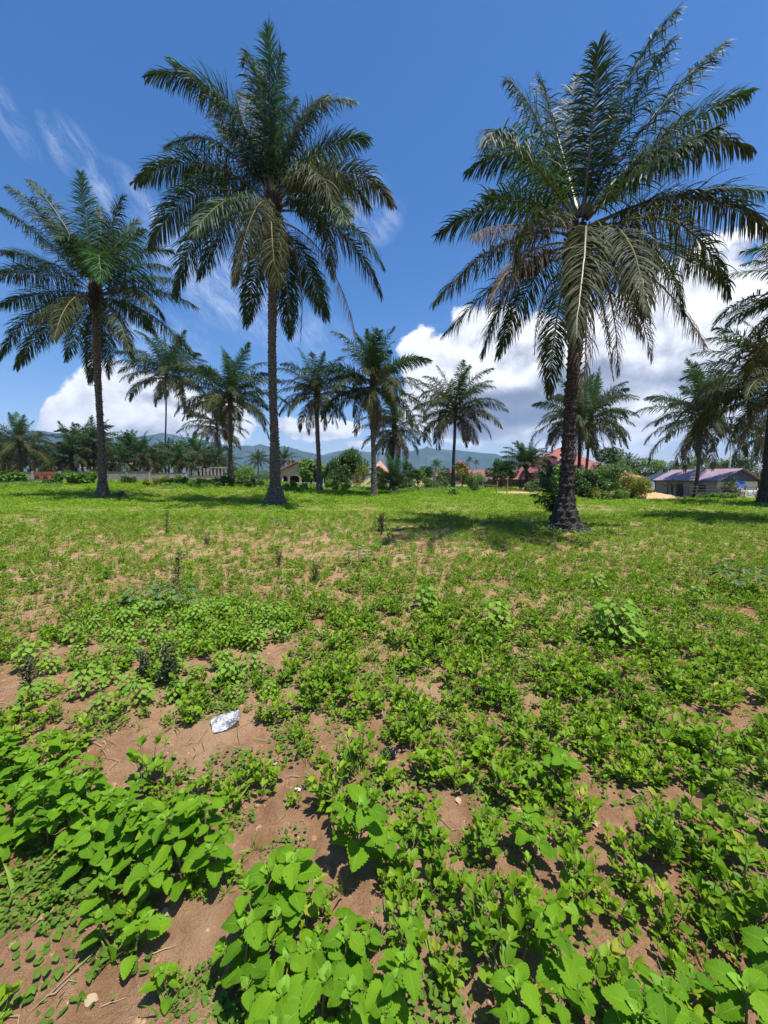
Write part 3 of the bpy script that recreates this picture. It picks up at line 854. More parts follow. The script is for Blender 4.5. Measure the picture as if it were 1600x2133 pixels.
# a young palm growing against the foot of the nearest trunk
yb = ground(1160, 1098); rg = np.random.default_rng(77)
yb[1] -= .1
yr = empty('young_palm', yb, 'young palm with green fronds sprouting from the foot of the nearest trunk', 'palm tree')
for (x, y, k_) in ((1120, 1005, 'g'), (1108, 1030, 'g'), (1130, 985, 'g'), (1140, 1000, 'g'), (1118, 1045, 'g'), (1150, 990, 'g'), (1146, 1060, 'o')):
    A = at(1158, 1062, yb[1]); tip = at(x, y, yb[1] - rg.uniform(-.3, .5)); mid_ = (A + tip) / 2 + np.array([.0, 0, .12])
    link('frond', frond_mesh(bez([A, mid_, tip], 14) - yb, tip - A + np.array([-.1, 0, 0]), k_, nleaf=34, segs=4, lmax=.36, width=.028, rad=.012, rg=rg, droop=.8, ragged=.1), yr)
mbx = MB()
for i in range(9): mbx.tube([at(1158, 1100, yb[1]) - yb + np.array([rg.normal(0, .03), 0, -.05]), at(1152 + rg.normal(0, 5), 1080, yb[1]) - yb, at(1158 + rg.normal(0, 3), 1056, yb[1]) - yb], [.03, .022, .012], 5)
mbx.build('stem', M['bark_dark'], yr)
# ------------------------------------------------------------------ leafy trees and bushes
def leaf_cloud(blobs, n, size, rg, aspect=.5, hang=.35, shell=.55, folded=True):
    """Leaves spread through a crown made of uneven lobes; each leaf two faces bent along its midrib."""
    w = np.array([b[3] ** 2 for b in blobs]); w = w / w.sum()
    k = rg.choice(len(blobs), n, p=w)
    C = np.array([b[:3] for b in blobs])[k]; R = np.array([b[3] for b in blobs])[k]
    sq = np.array([b[4] if len(b) > 4 else .85 for b in blobs])[k]
    d = rg.normal(size=(n, 3)); d /= np.linalg.norm(d, axis=1)[:, None]
    rad = R * (shell + (1 - shell) * rg.random(n) ** .6) * (1 + .28 * (vnoise(d[:, 0] * 2.6 + k * 3.1, d[:, 1] * 2.6 + d[:, 2] * 2.1, 5) - .5) * 2)
    P = C + d * rad[:, None] * np.stack([np.ones(n), np.ones(n), sq], -1)
    ax = d * .8 + rg.normal(0, .55, (n, 3)); ax[:, 2] -= hang; ax /= np.linalg.norm(ax, axis=1)[:, None]
    nn = d * .5 + np.array([0, 0, .8]) + rg.normal(0, .5, (n, 3))
    sd = np.cross(ax, nn); sd /= np.linalg.norm(sd, axis=1)[:, None] + 1e-9
    up = np.cross(sd, ax)
    L = size * rg.uniform(.6, 1.3, n)[:, None]; Wd = L * aspect
    V = np.stack([P, P + ax * L * .45 - sd * Wd * .5 + up * L * .08, P + ax * L, P + ax * L * .45 + sd * Wd * .5 + up * L * .08], 1).reshape(-1, 3)
    b = np.arange(n)[:, None] * 4
    Tt = np.concatenate([b + np.array([[0, 1, 2]]), b + np.array([[0, 2, 3]])])
    tone = np.repeat(np.clip(rg.normal(.45, .28, n), 0, 1), 4)
    return V, Tt, tone


def lobes(w, h, rg, n=9, z0=.0, flat=.85):
    """Lobes filling a crown w wide and h tall, standing on z0."""
    out = [(0, 0, z0 + h * .5, min(w, h) * .36, flat)]
    for i in range(n):
        a = i * 2.4 + rg.uniform(-.4, .4); t = rg.uniform(.15, .95)
        rr_ = w * .5 * math.sqrt(max(.08, 1 - (2 * t - .9) ** 2)) * rg.uniform(.45, .8)
        r = min(w, h) * rg.uniform(.16, .27)
        out.append((rr_ * math.cos(a), rr_ * math.sin(a), z0 + max(r * .6, h * t - r * .3), r, flat))
    return out


def leafy(name, part, base, w, h, mat, label, cat, seed, n=1400, leaf=.22, trunk=.0, group=None, crown_mat2=None, aspect=.5, hang=.35, nl=9, stems=3, sway=0):
    rg = np.random.default_rng(seed + 900)
    root = empty(name, base, label, cat, group)
    z0 = trunk
    V, Tt, tone = leaf_cloud(lobes(w, h - z0, rg, nl, z0), int(n * 2.6), leaf, rg, aspect, hang)
    V[:, 2] = np.maximum(V[:, 2], .01)
    link(part, mesh_np(part, V, None, Tt, [M[mat]], None, False, tone), root)
    mb = MB()
    if trunk > 0:
        r = max(.05, w * .03)
        mb.tube([(0, 0, -.1), (rg.normal(0, .05), 0, z0 * .6), (rg.normal(0, .1), 0, z0 + (h - z0) * .35)], [r * 1.4, r, r * .6], 8)
        for i in range(6):
            a = i * 2.4
            mb.tube([(0, 0, z0 * .8), (math.cos(a) * w * .16, math.sin(a) * w * .16, z0 + (h - z0) * .3), (math.cos(a) * w * .33, math.sin(a) * w * .33, z0 + (h - z0) * rg.uniform(.45, .8))], [r * .55, r * .38, r * .15], 5)
        mb.build('trunk', M['wood_bark'], root)
    else:
        for i in range(stems):
            a = i * 2.1 + rg.uniform(0, 1)
            mb.tube([(math.cos(a) * .08 * w, math.sin(a) * .08 * w, -.05), (math.cos(a) * w * .15, math.sin(a) * w * .15, h * .4), (math.cos(a) * w * .22, math.sin(a) * w * .22, h * .75)], [.025, .018, .008], 5)
        mb.build('stem', M['weed_stem'], root)
    return root


def leafy_px(name, part, px, py_top, py_bot, w_px, Y, mat, label, cat, seed, **k):
    """The same, placed at forward distance Y with its top and width as seen in the photo; the foot is on the land."""
    p = at(px, py_top, Y)
    z = float(T(p[0], p[1]))
    return leafy(name, part, (p[0], p[1], z), w_px * Y / F, max(.25, p[2] - z), mat, label, cat, seed, **k)


G1 = 'bushes and low trees beyond the field'
leafy_px('mango_tree', 'crown', 722, 936, 1015, 92, 52, 'mango_leaf', 'large round dark mango tree right of the arched house', 'tree', 1, n=5200, leaf=.26, trunk=1.0, nl=16)
leafy_px('bush', 'foliage', 708, 969, 1015, 56, 48, 'mango_leaf', 'round bush in front of the large mango tree', 'bush', 2, n=1700, leaf=.22, group=G1)
leafy_px('bush', 'foliage', 752, 962, 1015, 40, 50, 'yellow_leaf', 'yellowish bush at the right flank of the large mango tree', 'bush', 3, n=900, leaf=.16, group=G1)
leafy_px('small_tree', 'crown', 645, 957, 1012, 66, 50, 'bright_leaf', 'open small tree with big pale leaves in front of the house verandah', 'tree', 4, n=420, leaf=.42, trunk=1.1, aspect=.65)
leafy_px('small_tree', 'crown', 676, 966, 1010, 34, 53, 'bright_leaf', 'thin leafy sapling against the terracotta roof', 'tree', 5, n=260, leaf=.3, trunk=1.2, aspect=.6)
leafy_px('bush', 'foliage', 510, 966, 1003, 46, 58, 'bright_leaf', 'round bright bush in front of the wall left of the grey ringed trunk', 'bush', 6, n=1300, leaf=.24, group=G1)
leafy_px('bush', 'foliage', 548, 968, 1003, 44, 60, 'grey_leaf', 'grey green feathery bush left of the grey ringed trunk', 'bush', 7, n=1500, leaf=.2, aspect=.25, group=G1)
leafy_px('bush', 'foliage', 478, 968, 1003, 34, 60, 'mango_leaf', 'dark bush behind the colonnade end', 'bush', 8, n=700, leaf=.22, group=G1)
leafy_px('small_tree', 'crown', 853, 962, 1005, 42, 56, 'mango_leaf', 'small round dense tree right of the skirted palm', 'tree', 9, n=1500, leaf=.2, trunk=1.3)
leafy_px('small_tree', 'crown', 889, 966, 1005, 38, 58, 'mango_leaf', 'flat round tree below the flat topped hill', 'tree', 10, n=1100, leaf=.2, trunk=1.2)
leafy_px('small_tree', 'crown', 872, 978, 1022, 34, 40, 'bright_leaf', 'thin young tree with a bare stem right of the stubby palm', 'tree', 11, n=420, leaf=.17, trunk=1.0)
leafy_px('bush', 'foliage', 925, 975, 1014, 44, 48, 'grey_leaf', 'grey green bush left of the slim palm trunk', 'bush', 12, n=1200, leaf=.18, group=G1)
leafy_px('small_tree', 'crown', 964, 962, 1010, 46, 47, 'yellow_leaf', 'yellow green young tree in front of the red tower roof', 'tree', 13, n=800, leaf=.2, trunk=.9)
leafy_px('bush', 'foliage', 985, 985, 1024, 30, 40, 'mango_leaf', 'dark upright shrub on a bare patch left of the rail fence', 'bush', 14, n=700, leaf=.15, group=G1)
leafy_px('bush', 'foliage', 895, 992, 1015, 44, 46, 'mango_leaf', 'low dark bush below the flat round tree', 'bush', 15, n=800, leaf=.18, group=G1)
leafy_px('bush', 'foliage', 838, 990, 1018, 50, 44, 'bright_leaf', 'spreading light bush right of the skirted palm', 'bush', 16, n=900, leaf=.18, group=G1)
leafy_px('bush', 'foliage', 790, 1000, 1020, 44, 42, 'bright_leaf', 'low weedy bush behind the central palm trunk', 'bush', 17, n=700, leaf=.16, group=G1)
leafy_px('mango_tree', 'crown', 1046, 955, 1010, 66, 54, 'mango_leaf', 'dark round mango tree over the dark shed', 'tree', 18, n=2600, leaf=.24, trunk=1.5, nl=12)
leafy_px('bush', 'foliage', 1110, 995, 1022, 34, 42, 'grey_leaf', 'pale small bush at the foot of the low upright palm', 'bush', 19, n=500, leaf=.16, group=G1)
leafy_px('bush', 'foliage', 1170, 966, 1022, 38, 44, 'bright_leaf', 'tall broad leaved bush just left of the nearest trunk', 'bush', 20, n=380, leaf=.34, aspect=.6, group=G1)
leafy_px('bush', 'foliage', 1196, 962, 1028, 60, 38, 'mango_leaf', 'dense dark bush between the twin palm trunks', 'bush', 21, n=1500, leaf=.24, aspect=.6, group=G1)
leafy_px('bush', 'foliage', 1232, 975, 1026, 60, 38, 'mango_leaf', 'big leaved dark bush right of the twin palm trunks', 'bush', 22, n=1300, leaf=.26, aspect=.7, group=G1)
leafy_px('small_tree', 'crown', 1272, 936, 1018, 74, 45, 'grey_leaf', 'loose feathery tree rising beside the big red roof', 'tree', 23, n=1500, leaf=.32, trunk=1.6, aspect=.4, nl=12)
leafy_px('small_tree', 'crown', 1258, 965, 1018, 50, 44, 'bright_leaf', 'leafy tree below the feathery one', 'tree', 24, n=900, leaf=.26, trunk=.8, aspect=.6)
leafy_px('bush', 'foliage', 1306, 978, 1020, 40, 46, 'yellow_leaf', 'light green tall shrub above the blue sheet fence', 'bush', 25, n=700, leaf=.22, group=G1)
leafy_px('bush', 'foliage', 1338, 972, 1030, 42, 46, 'yellow_leaf', 'yellow green shrub left of the purple roofed house', 'bush', 26, n=800, leaf=.24, group=G1)
leafy_px('small_tree', 'crown', 1345, 955, 1010, 90, 78, 'bright_leaf', 'light green tree crown behind the navy gable', 'tree', 27, n=2000, leaf=.34, trunk=2, aspect=.4, nl=14)
leafy_px('small_tree', 'crown', 1398, 956, 1010, 70, 80, 'mango_leaf', 'darker tree crown above the left end of the purple roof', 'tree', 28, n=1700, leaf=.34, trunk=2, aspect=.4, nl=12)
leafy_px('small_tree', 'crown', 1465, 946, 1010, 90, 68, 'grey_leaf', 'feathery tree behind the middle of the purple roof', 'tree', 29, n=2000, leaf=.36, trunk=2, aspect=.35, nl=14)
leafy_px('small_tree', 'crown', 1540, 938, 1010, 80, 64, 'grey_leaf', 'tall feathery tree behind the white pole', 'tree', 30, n=1900, leaf=.36, trunk=2, aspect=.35, nl=14)
leafy_px('small_tree', 'crown', 1590, 978, 1015, 60, 52, 'mango_leaf', 'round tree behind the blue tarpaulin', 'tree', 31, n=1300, leaf=.26, trunk=1.2)
leafy_px('bush', 'foliage', 1524, 992, 1024, 36, 45.5, 'mango_leaf', 'bush by the gable end of the purple roofed house', 'bush', 32, n=600, leaf=.2, group=G1)
leafy_px('bush', 'foliage', 160, 983, 1012, 80, 40, 'bright_leaf', 'broad leafy bush in front of the orange gate and wall', 'bush', 33, n=900, leaf=.36, aspect=.7, group=G1)
leafy_px('bush', 'foliage', 22, 984, 1010, 64, 41, 'bright_leaf', 'leafy bush at the left edge in front of the wall', 'bush', 34, n=600, leaf=.34, aspect=.7, group=G1)
leafy_px('bush', 'foliage', 108, 998, 1014, 44, 40, 'mango_leaf', 'low dark bush under the orange gate', 'bush', 35, n=450, leaf=.2, group=G1)
leafy_px('bush', 'foliage', 266, 993, 1010, 36, 41, 'mango_leaf', 'small dark spiky bush below the block wall', 'bush', 36, n=420, leaf=.26, aspect=.2, hang=-.3, group=G1)
leafy_px('bush', 'foliage', 328, 994, 1016, 64, 38, 'yellow_leaf', 'yellow green weedy bush left of the slim tall trunk', 'bush', 37, n=700, leaf=.2, group=G1)
leafy_px('bush', 'foliage', 372, 992, 1014, 52, 39, 'bright_leaf', 'leafy bush right of the slim tall trunk', 'bush', 38, n=520, leaf=.24, aspect=.6, group=G1)
leafy_px('bush', 'foliage', 425, 995, 1018, 76, 37, 'bright_leaf', 'wide low bush in front of the slatted wall', 'bush', 39, n=900, leaf=.2, group=G1)
leafy_px('bush', 'foliage', 466, 994, 1020, 60, 37, 'mango_leaf', 'shaded dark bush around the feet of two palms', 'bush', 40, n=900, leaf=.2, group=G1)
leafy_px('bush', 'foliage', 518, 996, 1018, 72, 37, 'mango_leaf', 'low bush left of the grey ringed trunk foot', 'bush', 41, n=800, leaf=.2, group=G1)
leafy_px('bush', 'foliage', 250, 1024, 1042, 34, 26, 'grey_leaf', 'scraggy weed bush at the foot of the big left palm', 'bush', 42, n=380, leaf=.12, aspect=.3, group=G1)
leafy_px('bush', 'foliage', 612, 1002, 1022, 70, 38, 'bright_leaf', 'pale weeds in front of the arched porch', 'bush', 43, n=800, leaf=.18, group=G1)
leafy_px('bush', 'foliage', 700, 1000, 1020, 76, 38, 'bright_leaf', 'weeds under the large mango tree', 'bush', 44, n=800, leaf=.18, group=G1)
leafy_px('bush', 'foliage', 945, 1014, 1032, 20, 31, 'bright_leaf', 'small leafy plant at the foot of the straight slim palm', 'bush', 45, n=120, leaf=.18, aspect=.6, group=G1)
leafy_px('bush', 'foliage', 1285, 1020, 1040, 60, 33, 'bright_leaf', 'low spreading weeds right of the firewood heap', 'bush', 46, n=600, leaf=.15, group=G1)
leafy_px('bush', 'foliage', 1236, 1014, 1030, 40, 37, 'yellow_leaf', 'light weeds beside the firewood heap', 'bush', 47, n=500, leaf=.16, group=G1)
leafy_px('bush', 'foliage', 1500, 1026, 1040, 110, 39, 'bright_leaf', 'low green weeds at the foot of the white pole', 'bush', 48, n=1100, leaf=.16, group=G1)
leafy_px('mango_tree', 'crown', 575, 972, 1005, 30, 62, 'mango_leaf', 'dark tree behind the grey ringed trunk', 'tree', 49, n=700, leaf=.24, trunk=1)
for i, (x, yt, w, Y, mt) in enumerate(((20, 970, 70, 96, 'grey_leaf'), (110, 975, 60, 92, 'mango_leaf'), (225, 972, 60, 96, 'mango_leaf'), (445, 976, 40, 100, 'mango_leaf'), (505, 973, 36, 105, 'bright_leaf'), (1135, 972, 50, 80, 'mango_leaf'), (1010, 985, 40, 90, 'mango_leaf'), (805, 985, 40, 90, 'mango_leaf'))):
    leafy_px('small_tree', 'crown', x, yt, 1000, w, Y, mt, ['dim tree far behind the left edge palm', 'dark tree behind the orange gate', 'dark tree behind the wall and the big left trunk', 'low dark tree beyond the colonnade', 'tree beyond the bright round bush', 'dark tree left of the big red roof', 'low tree beyond the brown roof', 'low tree behind the salmon roof'][i], 'tree', 60 + i, n=900, leaf=.4, trunk=1.5)

leafy_px('small_tree', 'crown', 1142, 958, 1010, 44, 52, 'mango_leaf', 'dark tree against the left slope of the big red roof', 'tree', 80, n=900, leaf=.24, trunk=1.2)
leafy_px('bush', 'foliage', 1000, 984, 1008, 36, 56, 'bright_leaf', 'leafy bush before the brown roofed shed', 'bush', 81, n=700, leaf=.2, group=G1)
leafy_px('small_tree', 'crown', 792, 972, 1008, 34, 60, 'mango_leaf', 'dark tree before the salmon hipped roof', 'tree', 82, n=700, leaf=.22, trunk=1)
# ------------------------------------------------------------------ walls, houses and things beyond the field
M['block'] = None
def block_mat(name, ca, cb, mortar):
    m, nt, bs, out = new_mat(name)
    tc = nt.nodes.new('ShaderNodeTexCoord'); mp = nt.nodes.new('ShaderNodeMapping'); mp.inputs['Rotation'].default_value = (pi / 2, 0, 0)
    nt.links.new(tc.outputs['Object'], mp.inputs[0])
    br = nt.nodes.new('ShaderNodeTexBrick'); nt.links.new(mp.outputs[0], br.inputs[0])
    br.inputs['Scale'].default_value = 1; br.inputs['Brick Width'].default_value = .45; br.inputs['Row Height'].default_value = .21; br.inputs['Mortar Size'].default_value = .014
    n1 = noise(nt, tc.outputs['Object'], 1.4, 6, .65)
    for i, c in zip((1, 2, 3), (ca, cb, mortar)): br.inputs[i].default_value = (*c, 1)
    col = mixc(nt, n1.ss(.45, .7) * .6, br.outputs[0], tuple(.6 * v for v in ca))
    nt.links.new(col, bs.inputs['Base Color']); bs.inputs['Roughness'].default_value = .95
    bump(nt, bs, 1 - X(br.outputs['Fac']), .5, .02)
    return m
M['block'] = block_mat('grey_block', (.27, .24, .21), (.34, .30, .26), (.20, .18, .16))
M['concrete'] = rough_mat('bare_concrete', (.30, .28, .26), (.44, .42, .39), 2.5, .9, .3, .01, cc=(.2, .19, .17))
M['coping'] = rough_mat('dark_coping', (.07, .06, .055), (.15, .13, .12), 4, .9)
M['plaster'] = rough_mat('tan_plaster', (.34, .28, .21), (.46, .39, .30), 2, .9, .3, .01, cc=(.25, .2, .16))
M['white_wall'] = rough_mat('white_plaster', (.62, .62, .63), (.78, .78, .78), 2, .85, .2, .01)
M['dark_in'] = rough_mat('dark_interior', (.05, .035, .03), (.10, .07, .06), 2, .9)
M['orange'] = rough_mat('orange_gate_paint', (.36, .095, .03), (.46, .14, .05), 3, .6, .2, .005)
M['dark_iron'] = rough_mat('dark_iron', (.02, .018, .018), (.05, .04, .035), 6, .6)
M['roof_red'] = sheet_mat('red_roof_sheet', (.23, .05, .038), (.31, .09, .065), .35, 0)
M['roof_salmon'] = sheet_mat('salmon_roof_sheet', (.40, .17, .12), (.48, .24, .17), .35, 0)
M['roof_brown'] = sheet_mat('brown_roof_sheet', (.20, .065, .05), (.27, .10, .075), .35, 0)
M['roof_terra'] = rough_mat('terracotta_tile', (.36, .15, .075), (.48, .24, .13), 4, .85, .8, .05)
M['roof_tan'] = sheet_mat('tan_roof_sheet', (.50, .33, .22), (.58, .42, .30), .35, 0)
M['roof_purple'] = sheet_mat('purple_roof_sheet', (.27, .195, .25), (.34, .25, .31), .3, 1, .5)
M['navy'] = rough_mat('navy_sheet', (.015, .025, .06), (.03, .045, .10), 3, .6)
M['plank'] = rough_mat('weathered_plank', (.50, .44, .34), (.68, .62, .50), 3, .9, .5, .01, stretch=(6, 6, .6))
M['post'] = rough_mat('pale_wood_post', (.20, .16, .115), (.36, .30, .22), 5, .9, .4, .01, stretch=(1, 1, .3))
M['blue_sheet'] = rough_mat('blue_sheet', (.06, .10, .19), (.11, .16, .28), 2, .6)
M['rust_sheet'] = rough_mat('rust_sheet', (.16, .06, .04), (.27, .11, .07), 3, .8)
M['tarp'] = rough_mat('blue_tarpaulin', (.012, .06, .26), (.02, .09, .36), 2, .45)
M['cloth_white'] = rough_mat('white_cloth', (.70, .70, .74), (.82, .82, .84), 3, .85)
M['cloth_red'] = rough_mat('dull_red_cloth', (.22, .06, .06), (.32, .12, .11), 3, .9)
M['sand'] = rough_mat('building_sand', (.46, .27, .13), (.58, .36, .19), 3, .95, .5, .03)
M['pole'] = rough_mat('pale_pole', (.58, .57, .55), (.72, .71, .69), 3, .7, .2, .01)
M['black_cloth'] = rough_mat('black_cloth', (.008, .008, .010), (.02, .02, .024), 12, .9)
M['skin'] = rough_mat('brown_skin', (.055, .028, .018), (.085, .045, .028), 20, .55, .1, .002)
M['hair'] = rough_mat('black_hair', (.006, .005, .005), (.014, .012, .011), 60, .9)
M['firewood'] = rough_mat('cut_wood', (.22, .15, .10), (.42, .32, .22), 6, .9)


def zline(px, py, Y): return float(at(px, py, Y)[2])


def wall_run(name, x0, x1, ytop, Y, mat, label, cope=True, zb=None, rails=False):
    a, b = at(x0, ytop, Y), at(x1, ytop, Y)
    zt = a[2]; g = min(float(T(a[0], Y)), float(T(b[0], Y))) - .15
    L = b[0] - a[0]
    root = empty(name, (a[0], Y, g), label, 'wall')
    mb = MB()
    mb.box(0, L, 0, .18, 0, zt - g)
    mb.build('wall', mat, root)
    if cope: MB().box(-.03, L + .03, -.05, .23, zt - g + .003, zt - g + .11).build('coping', M['coping'], root)
    mb = MB()
    n = max(2, int(L / 3.2))
    for i in range(n + 1):
        x = (L - .2) * i / n
        mb.box(x, x + .2, -.09, -.002, 0, zt - g - .01)
    mb.build('pier', M['concrete'], root)
    if rails:
        mb = MB()
        for z in (.35, .65, .95): mb.box(.25, L - .25, -.14, -.10, (zt - g) * z - .1, (zt - g) * z + .02)
        mb.build('rail', M['post'], root)
    return root


wall_run('block_wall', -40, 71, 984.5, 58, M['block'], 'rough grey block wall left of the orange gate')
wall_run('block_wall', 124, 312, 983.5, 58, M['block'], 'long block wall with dark coping between the gate and the slim tall palm')
wall_run('block_wall', 313, 388, 986.5, 58.5, M['concrete'], 'pale wall with horizontal rails behind the slim tall palm', rails=True)
wall_run('block_wall', 390, 545, 992, 60, M['concrete'], 'low pale wall with rails below the colonnade', rails=True)

# gate
a, b = at(72, 983, 58), at(123, 983, 58); g = float(T(a[0], 58)) - .1; H = a[2] - g; L = b[0] - a[0]
root = empty('orange_gate', (a[0], 57.8, g), 'orange double gate with three dark arched openings set in the block wall', 'gate')
mb = MB(); mb.box(0, L, .02, .10, .1, H)
mb.build('gate_leaf', M['orange'], root)
for i in range(3):
    cx = L * (.13 + .34 * i); w = .36
    pts = [(cx - w, .005, H * .42)] + [(cx + w * math.cos(t), .005, H * .56 + w * math.sin(t)) for t in np.linspace(pi, 0, 12)] + [(cx + w, .005, H * .42)]
    MB().prism(pts[::-1], (0, .012, 0)).build('arched_opening', M['dark_iron'], root)
mb = MB()
for x in (0, L * .33, L * .52, L * .83, L - .06): mb.box(x, x + .06, -.03, .002, .1, H)
mb.box(0, L, -.045, -.033, H * .38, H * .43); mb.box(0, L, -.045, -.033, H * .95, H + .04)
mb.build('gate_frame', M['rust_sheet'], root)
for x in (-.28, L + .02): MB().box(x, x + .26, -.06, .2, 0, H + .12).build('gate_post', M['concrete'], root)


def house(name, x0, x1, y_ridge, y_eave, Y, depth, roofm, wallm, label, hip=.5, gh=None, overhang=.4, doors=1, wins=2):
    """House whose eaves run across the view: walls, hipped or gabled roof, door and windows."""
    a, b = at(x0, y_eave, Y), at(x1, y_eave, Y)
    g = float(T(.5 * (a[0] + b[0]), min(Y, 46 if Y > 46 else Y))) if gh is None else gh
    L = b[0] - a[0]; he = max(1.9, a[2] - g); hr = max(he + .4, zline(.5 * (x0 + x1), y_ridge, Y + depth / 2) - g)
    root = empty(name, (a[0], Y, g), label, 'house')
    o = min(overhang, depth * .16, L * .15)
    MB().box(o, L - o, o, depth - o, -.3, he).build('wall', wallm, root)
    h = hip * depth
    e0, e1, e2, e3 = (0, 0, he - .05), (L, 0, he - .05), (L, depth, he - .05), (0, depth, he - .05)
    r0, r1 = (min(h, L * .48), depth / 2, hr), (max(L - h, L * .52), depth / 2, hr)
    mb = MB(); mb.poly([e0, e1, r1, r0]); mb.poly([e1, e2, r1]); mb.poly([e2, e3, r0, r1]); mb.poly([e3, e0, r0]); mb.poly([e3, e2, e1, e0])
    mb.build('roof', roofm, root)
    MB().tube([r0, r1], .09, 6).build('ridge_cap', roofm, root)
    k = doors + wins
    for i in range(k):
        x = L * (i + .6) / (k + .2)
        if i == k // 2 and doors: MB().box(x, x + .9, o - .03, o + .02, -.2, min(2.0, he - .2)).build('door', M['dark_in'], root)
        else:
            MB().box(x, x + 1.0, o - .03, o + .02, .9, min(1.9, he - .2)).build('window', M['dark_in'], root)
    return root


house('house', 165, 212, 962, 974, 84, 3, M['roof_tan'], M['white_wall'], 'white walled house with a tan roof behind the block wall', gh=.2)
house('house', 256, 284, 960, 968, 90, 2.5, M['roof_salmon'], M['plaster'], 'house with a salmon roof glimpsed between palms behind the wall', gh=.2)
house('house', 312, 326, 972, 978, 92, 1.8, M['roof_red'], M['plaster'], 'small red roofed house behind the wall left of the slim tall palm', gh=.2)
house('house', 768, 815, 960, 985, 88, 9, M['roof_salmon'], M['plaster'], 'house with a salmon hipped roof behind the skirted palm', gh=.2)
house('house', 905, 937, 977, 992, 92, 7, M['roof_salmon'], M['plaster'], 'low salmon roofed house left of the red tower roof', gh=0)
house('house', 940, 990, 958, 985, 82, 9, M['roof_red'], M['plaster'], 'house with a steep red pyramid roof behind the slim palm', gh=-.1, hip=.7)
house('house', 985, 1062, 979, 994, 74, 6, M['roof_brown'], M['dark_in'], 'long low shed with a brown roof right of the red pyramid roof', gh=-.2, hip=.1)
house('house', 1022, 1135, 986, 999, 60, 6, M['roof_brown'], M['dark_in'], 'dark open shed under the round mango tree', gh=-.6, hip=.1)
house('house', 1112, 1296, 934, 984, 60, 13, M['roof_red'], M['plaster'], 'large house with a broad red hipped roof behind the twin palms', gh=-.8, hip=.5, wins=4)
house('house', 1250, 1345, 978, 994, 66, 8, M['roof_terra'], M['white_wall'], 'low terracotta roofed house behind the shrubs right of the red roof', gh=-.9, hip=.3)
for nm, x, y0, Y in (('far_roof', 735, 972, 105),):
    house('house', 722, 760, 966, 976, 105, 7, M['roof_red'], M['plaster'], 'distant red roof peeping over the large mango tree', gh=0)

# house with the arched porch
Y = 60
a, pk, b = at(577, 981, Y), at(622, 962, Y), at(668, 980, Y)
g = float(T(a[0], 48)) - .1
ze = .5 * (a[2] + b[2]) - g; zp = pk[2] - g; L = b[0] - a[0]; xp = pk[0] - a[0]
root = empty('arched_house', (a[0], Y, g), 'tan gabled house with an arched porch and terracotta verandah roof behind the field', 'house')
zb = ze - .75
mb = MB()
mb.prism([(.35, 0, zb), (L - .35, 0, zb), (L - .35, 0, ze - .1), (xp, 0, zp - .16), (.35, 0, ze - .1)], (0, .22, 0))
mb.build('gable_wall', M['plaster'], root)
mb = MB(); cols = [.35, 1.35 + .3, 3.45, 5.5, L - .65]
for x in cols: mb.box(x, x + .3, -.01, .23, -.3, zb - .002)
mb.build('column', M['plaster'], root)
mb = MB()
for x0, x1 in zip(cols[:-1], cols[1:]):
    for (px_, s) in ((x0 + .3, 1), (x1, -1)):
        mb.prism([(px_, .02, zb - .003), (px_ + s * .42, .02, zb - .003), (px_ + s * .12, .02, zb - .2), (px_, .02, zb - .5)][::s], (0, .16, 0))
mb.build('arch_bracket', M['plaster'], root)
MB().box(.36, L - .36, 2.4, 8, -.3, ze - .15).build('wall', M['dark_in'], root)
MB().box(.1, L - .1, -.25, 2.38, -.35, .02).build('porch_floor', M['concrete'], root)
t = .12
mb = MB()
mb.prism([(-.15, -.35, ze - .25), (xp, -.35, zp), (xp, -.35, zp + t), (-.15, -.35, ze - .25 + t)], (0, 8.8, 0))
mb.prism([(xp + .003, -.35, zp), (L + .15, -.35, ze - .25), (L + .15, -.35, ze - .25 + t), (xp + .003, -.35, zp + t)], (0, 8.8, 0))
mb.build('roof', M['roof_terra'], root)
MB().prism([(L + .2, -.5, ze - .75), (L + 3.2, -.5, ze - .8), (L + 3.2, 3.5, ze + .55), (L + .2, 3.5, ze + .55)], (0, 0, .1)).build('verandah_roof', M['roof_terra'], root)
mb = MB()
for x in (L + .4, L + 1.6, L + 2.9): mb.box(x, x + .18, -.3, -.12, -.3, ze - .78)
mb.build('verandah_post', M['white_wall'], root)
MB().box(L + .3, L + 3.1, 1.6, 3.4, -.3, ze - .4).build('verandah_wall', M['white_wall'], root)
mb = MB(); mb.box(.6, .75, 4, 4.15, ze - .3, zp + .55); mb.box(1.1, 1.25, 4, 4.15, ze - .3, zp + .55); mb.box(.1, 1.4, 3.8, 4.3, zp + .553, zp + .65)
mb.build('water_tank_stand', M['concrete'], root)

# unfinished colonnade
Y = 70; a, b = at(393, 973, Y), at(472, 973, Y); g = .35; H = a[2] - g; L = b[0] - a[0]
root = empty('unfinished_building', (a[0], Y, g), 'unfinished pale concrete colonnade of bare columns behind the low wall', 'building')
for k in range(11):
    x = L * k / 10.5; MB().box(x, x + .22, 0, .22, -.3, H - .2 - .1 * (k % 3 == 0)).build('column', M['concrete'], root)
mb = MB(); mb.box(-.2, L * .32, -.03, .25, H - .198, H + .04); mb.box(L * .55, L, -.03, .25, H - .197, H + .02); mb.build('beam', M['concrete'], root)
MB().box(0, L, 3.0, 3.2, -.3, H * .75).build('back_wall', M['dark_in'], root)

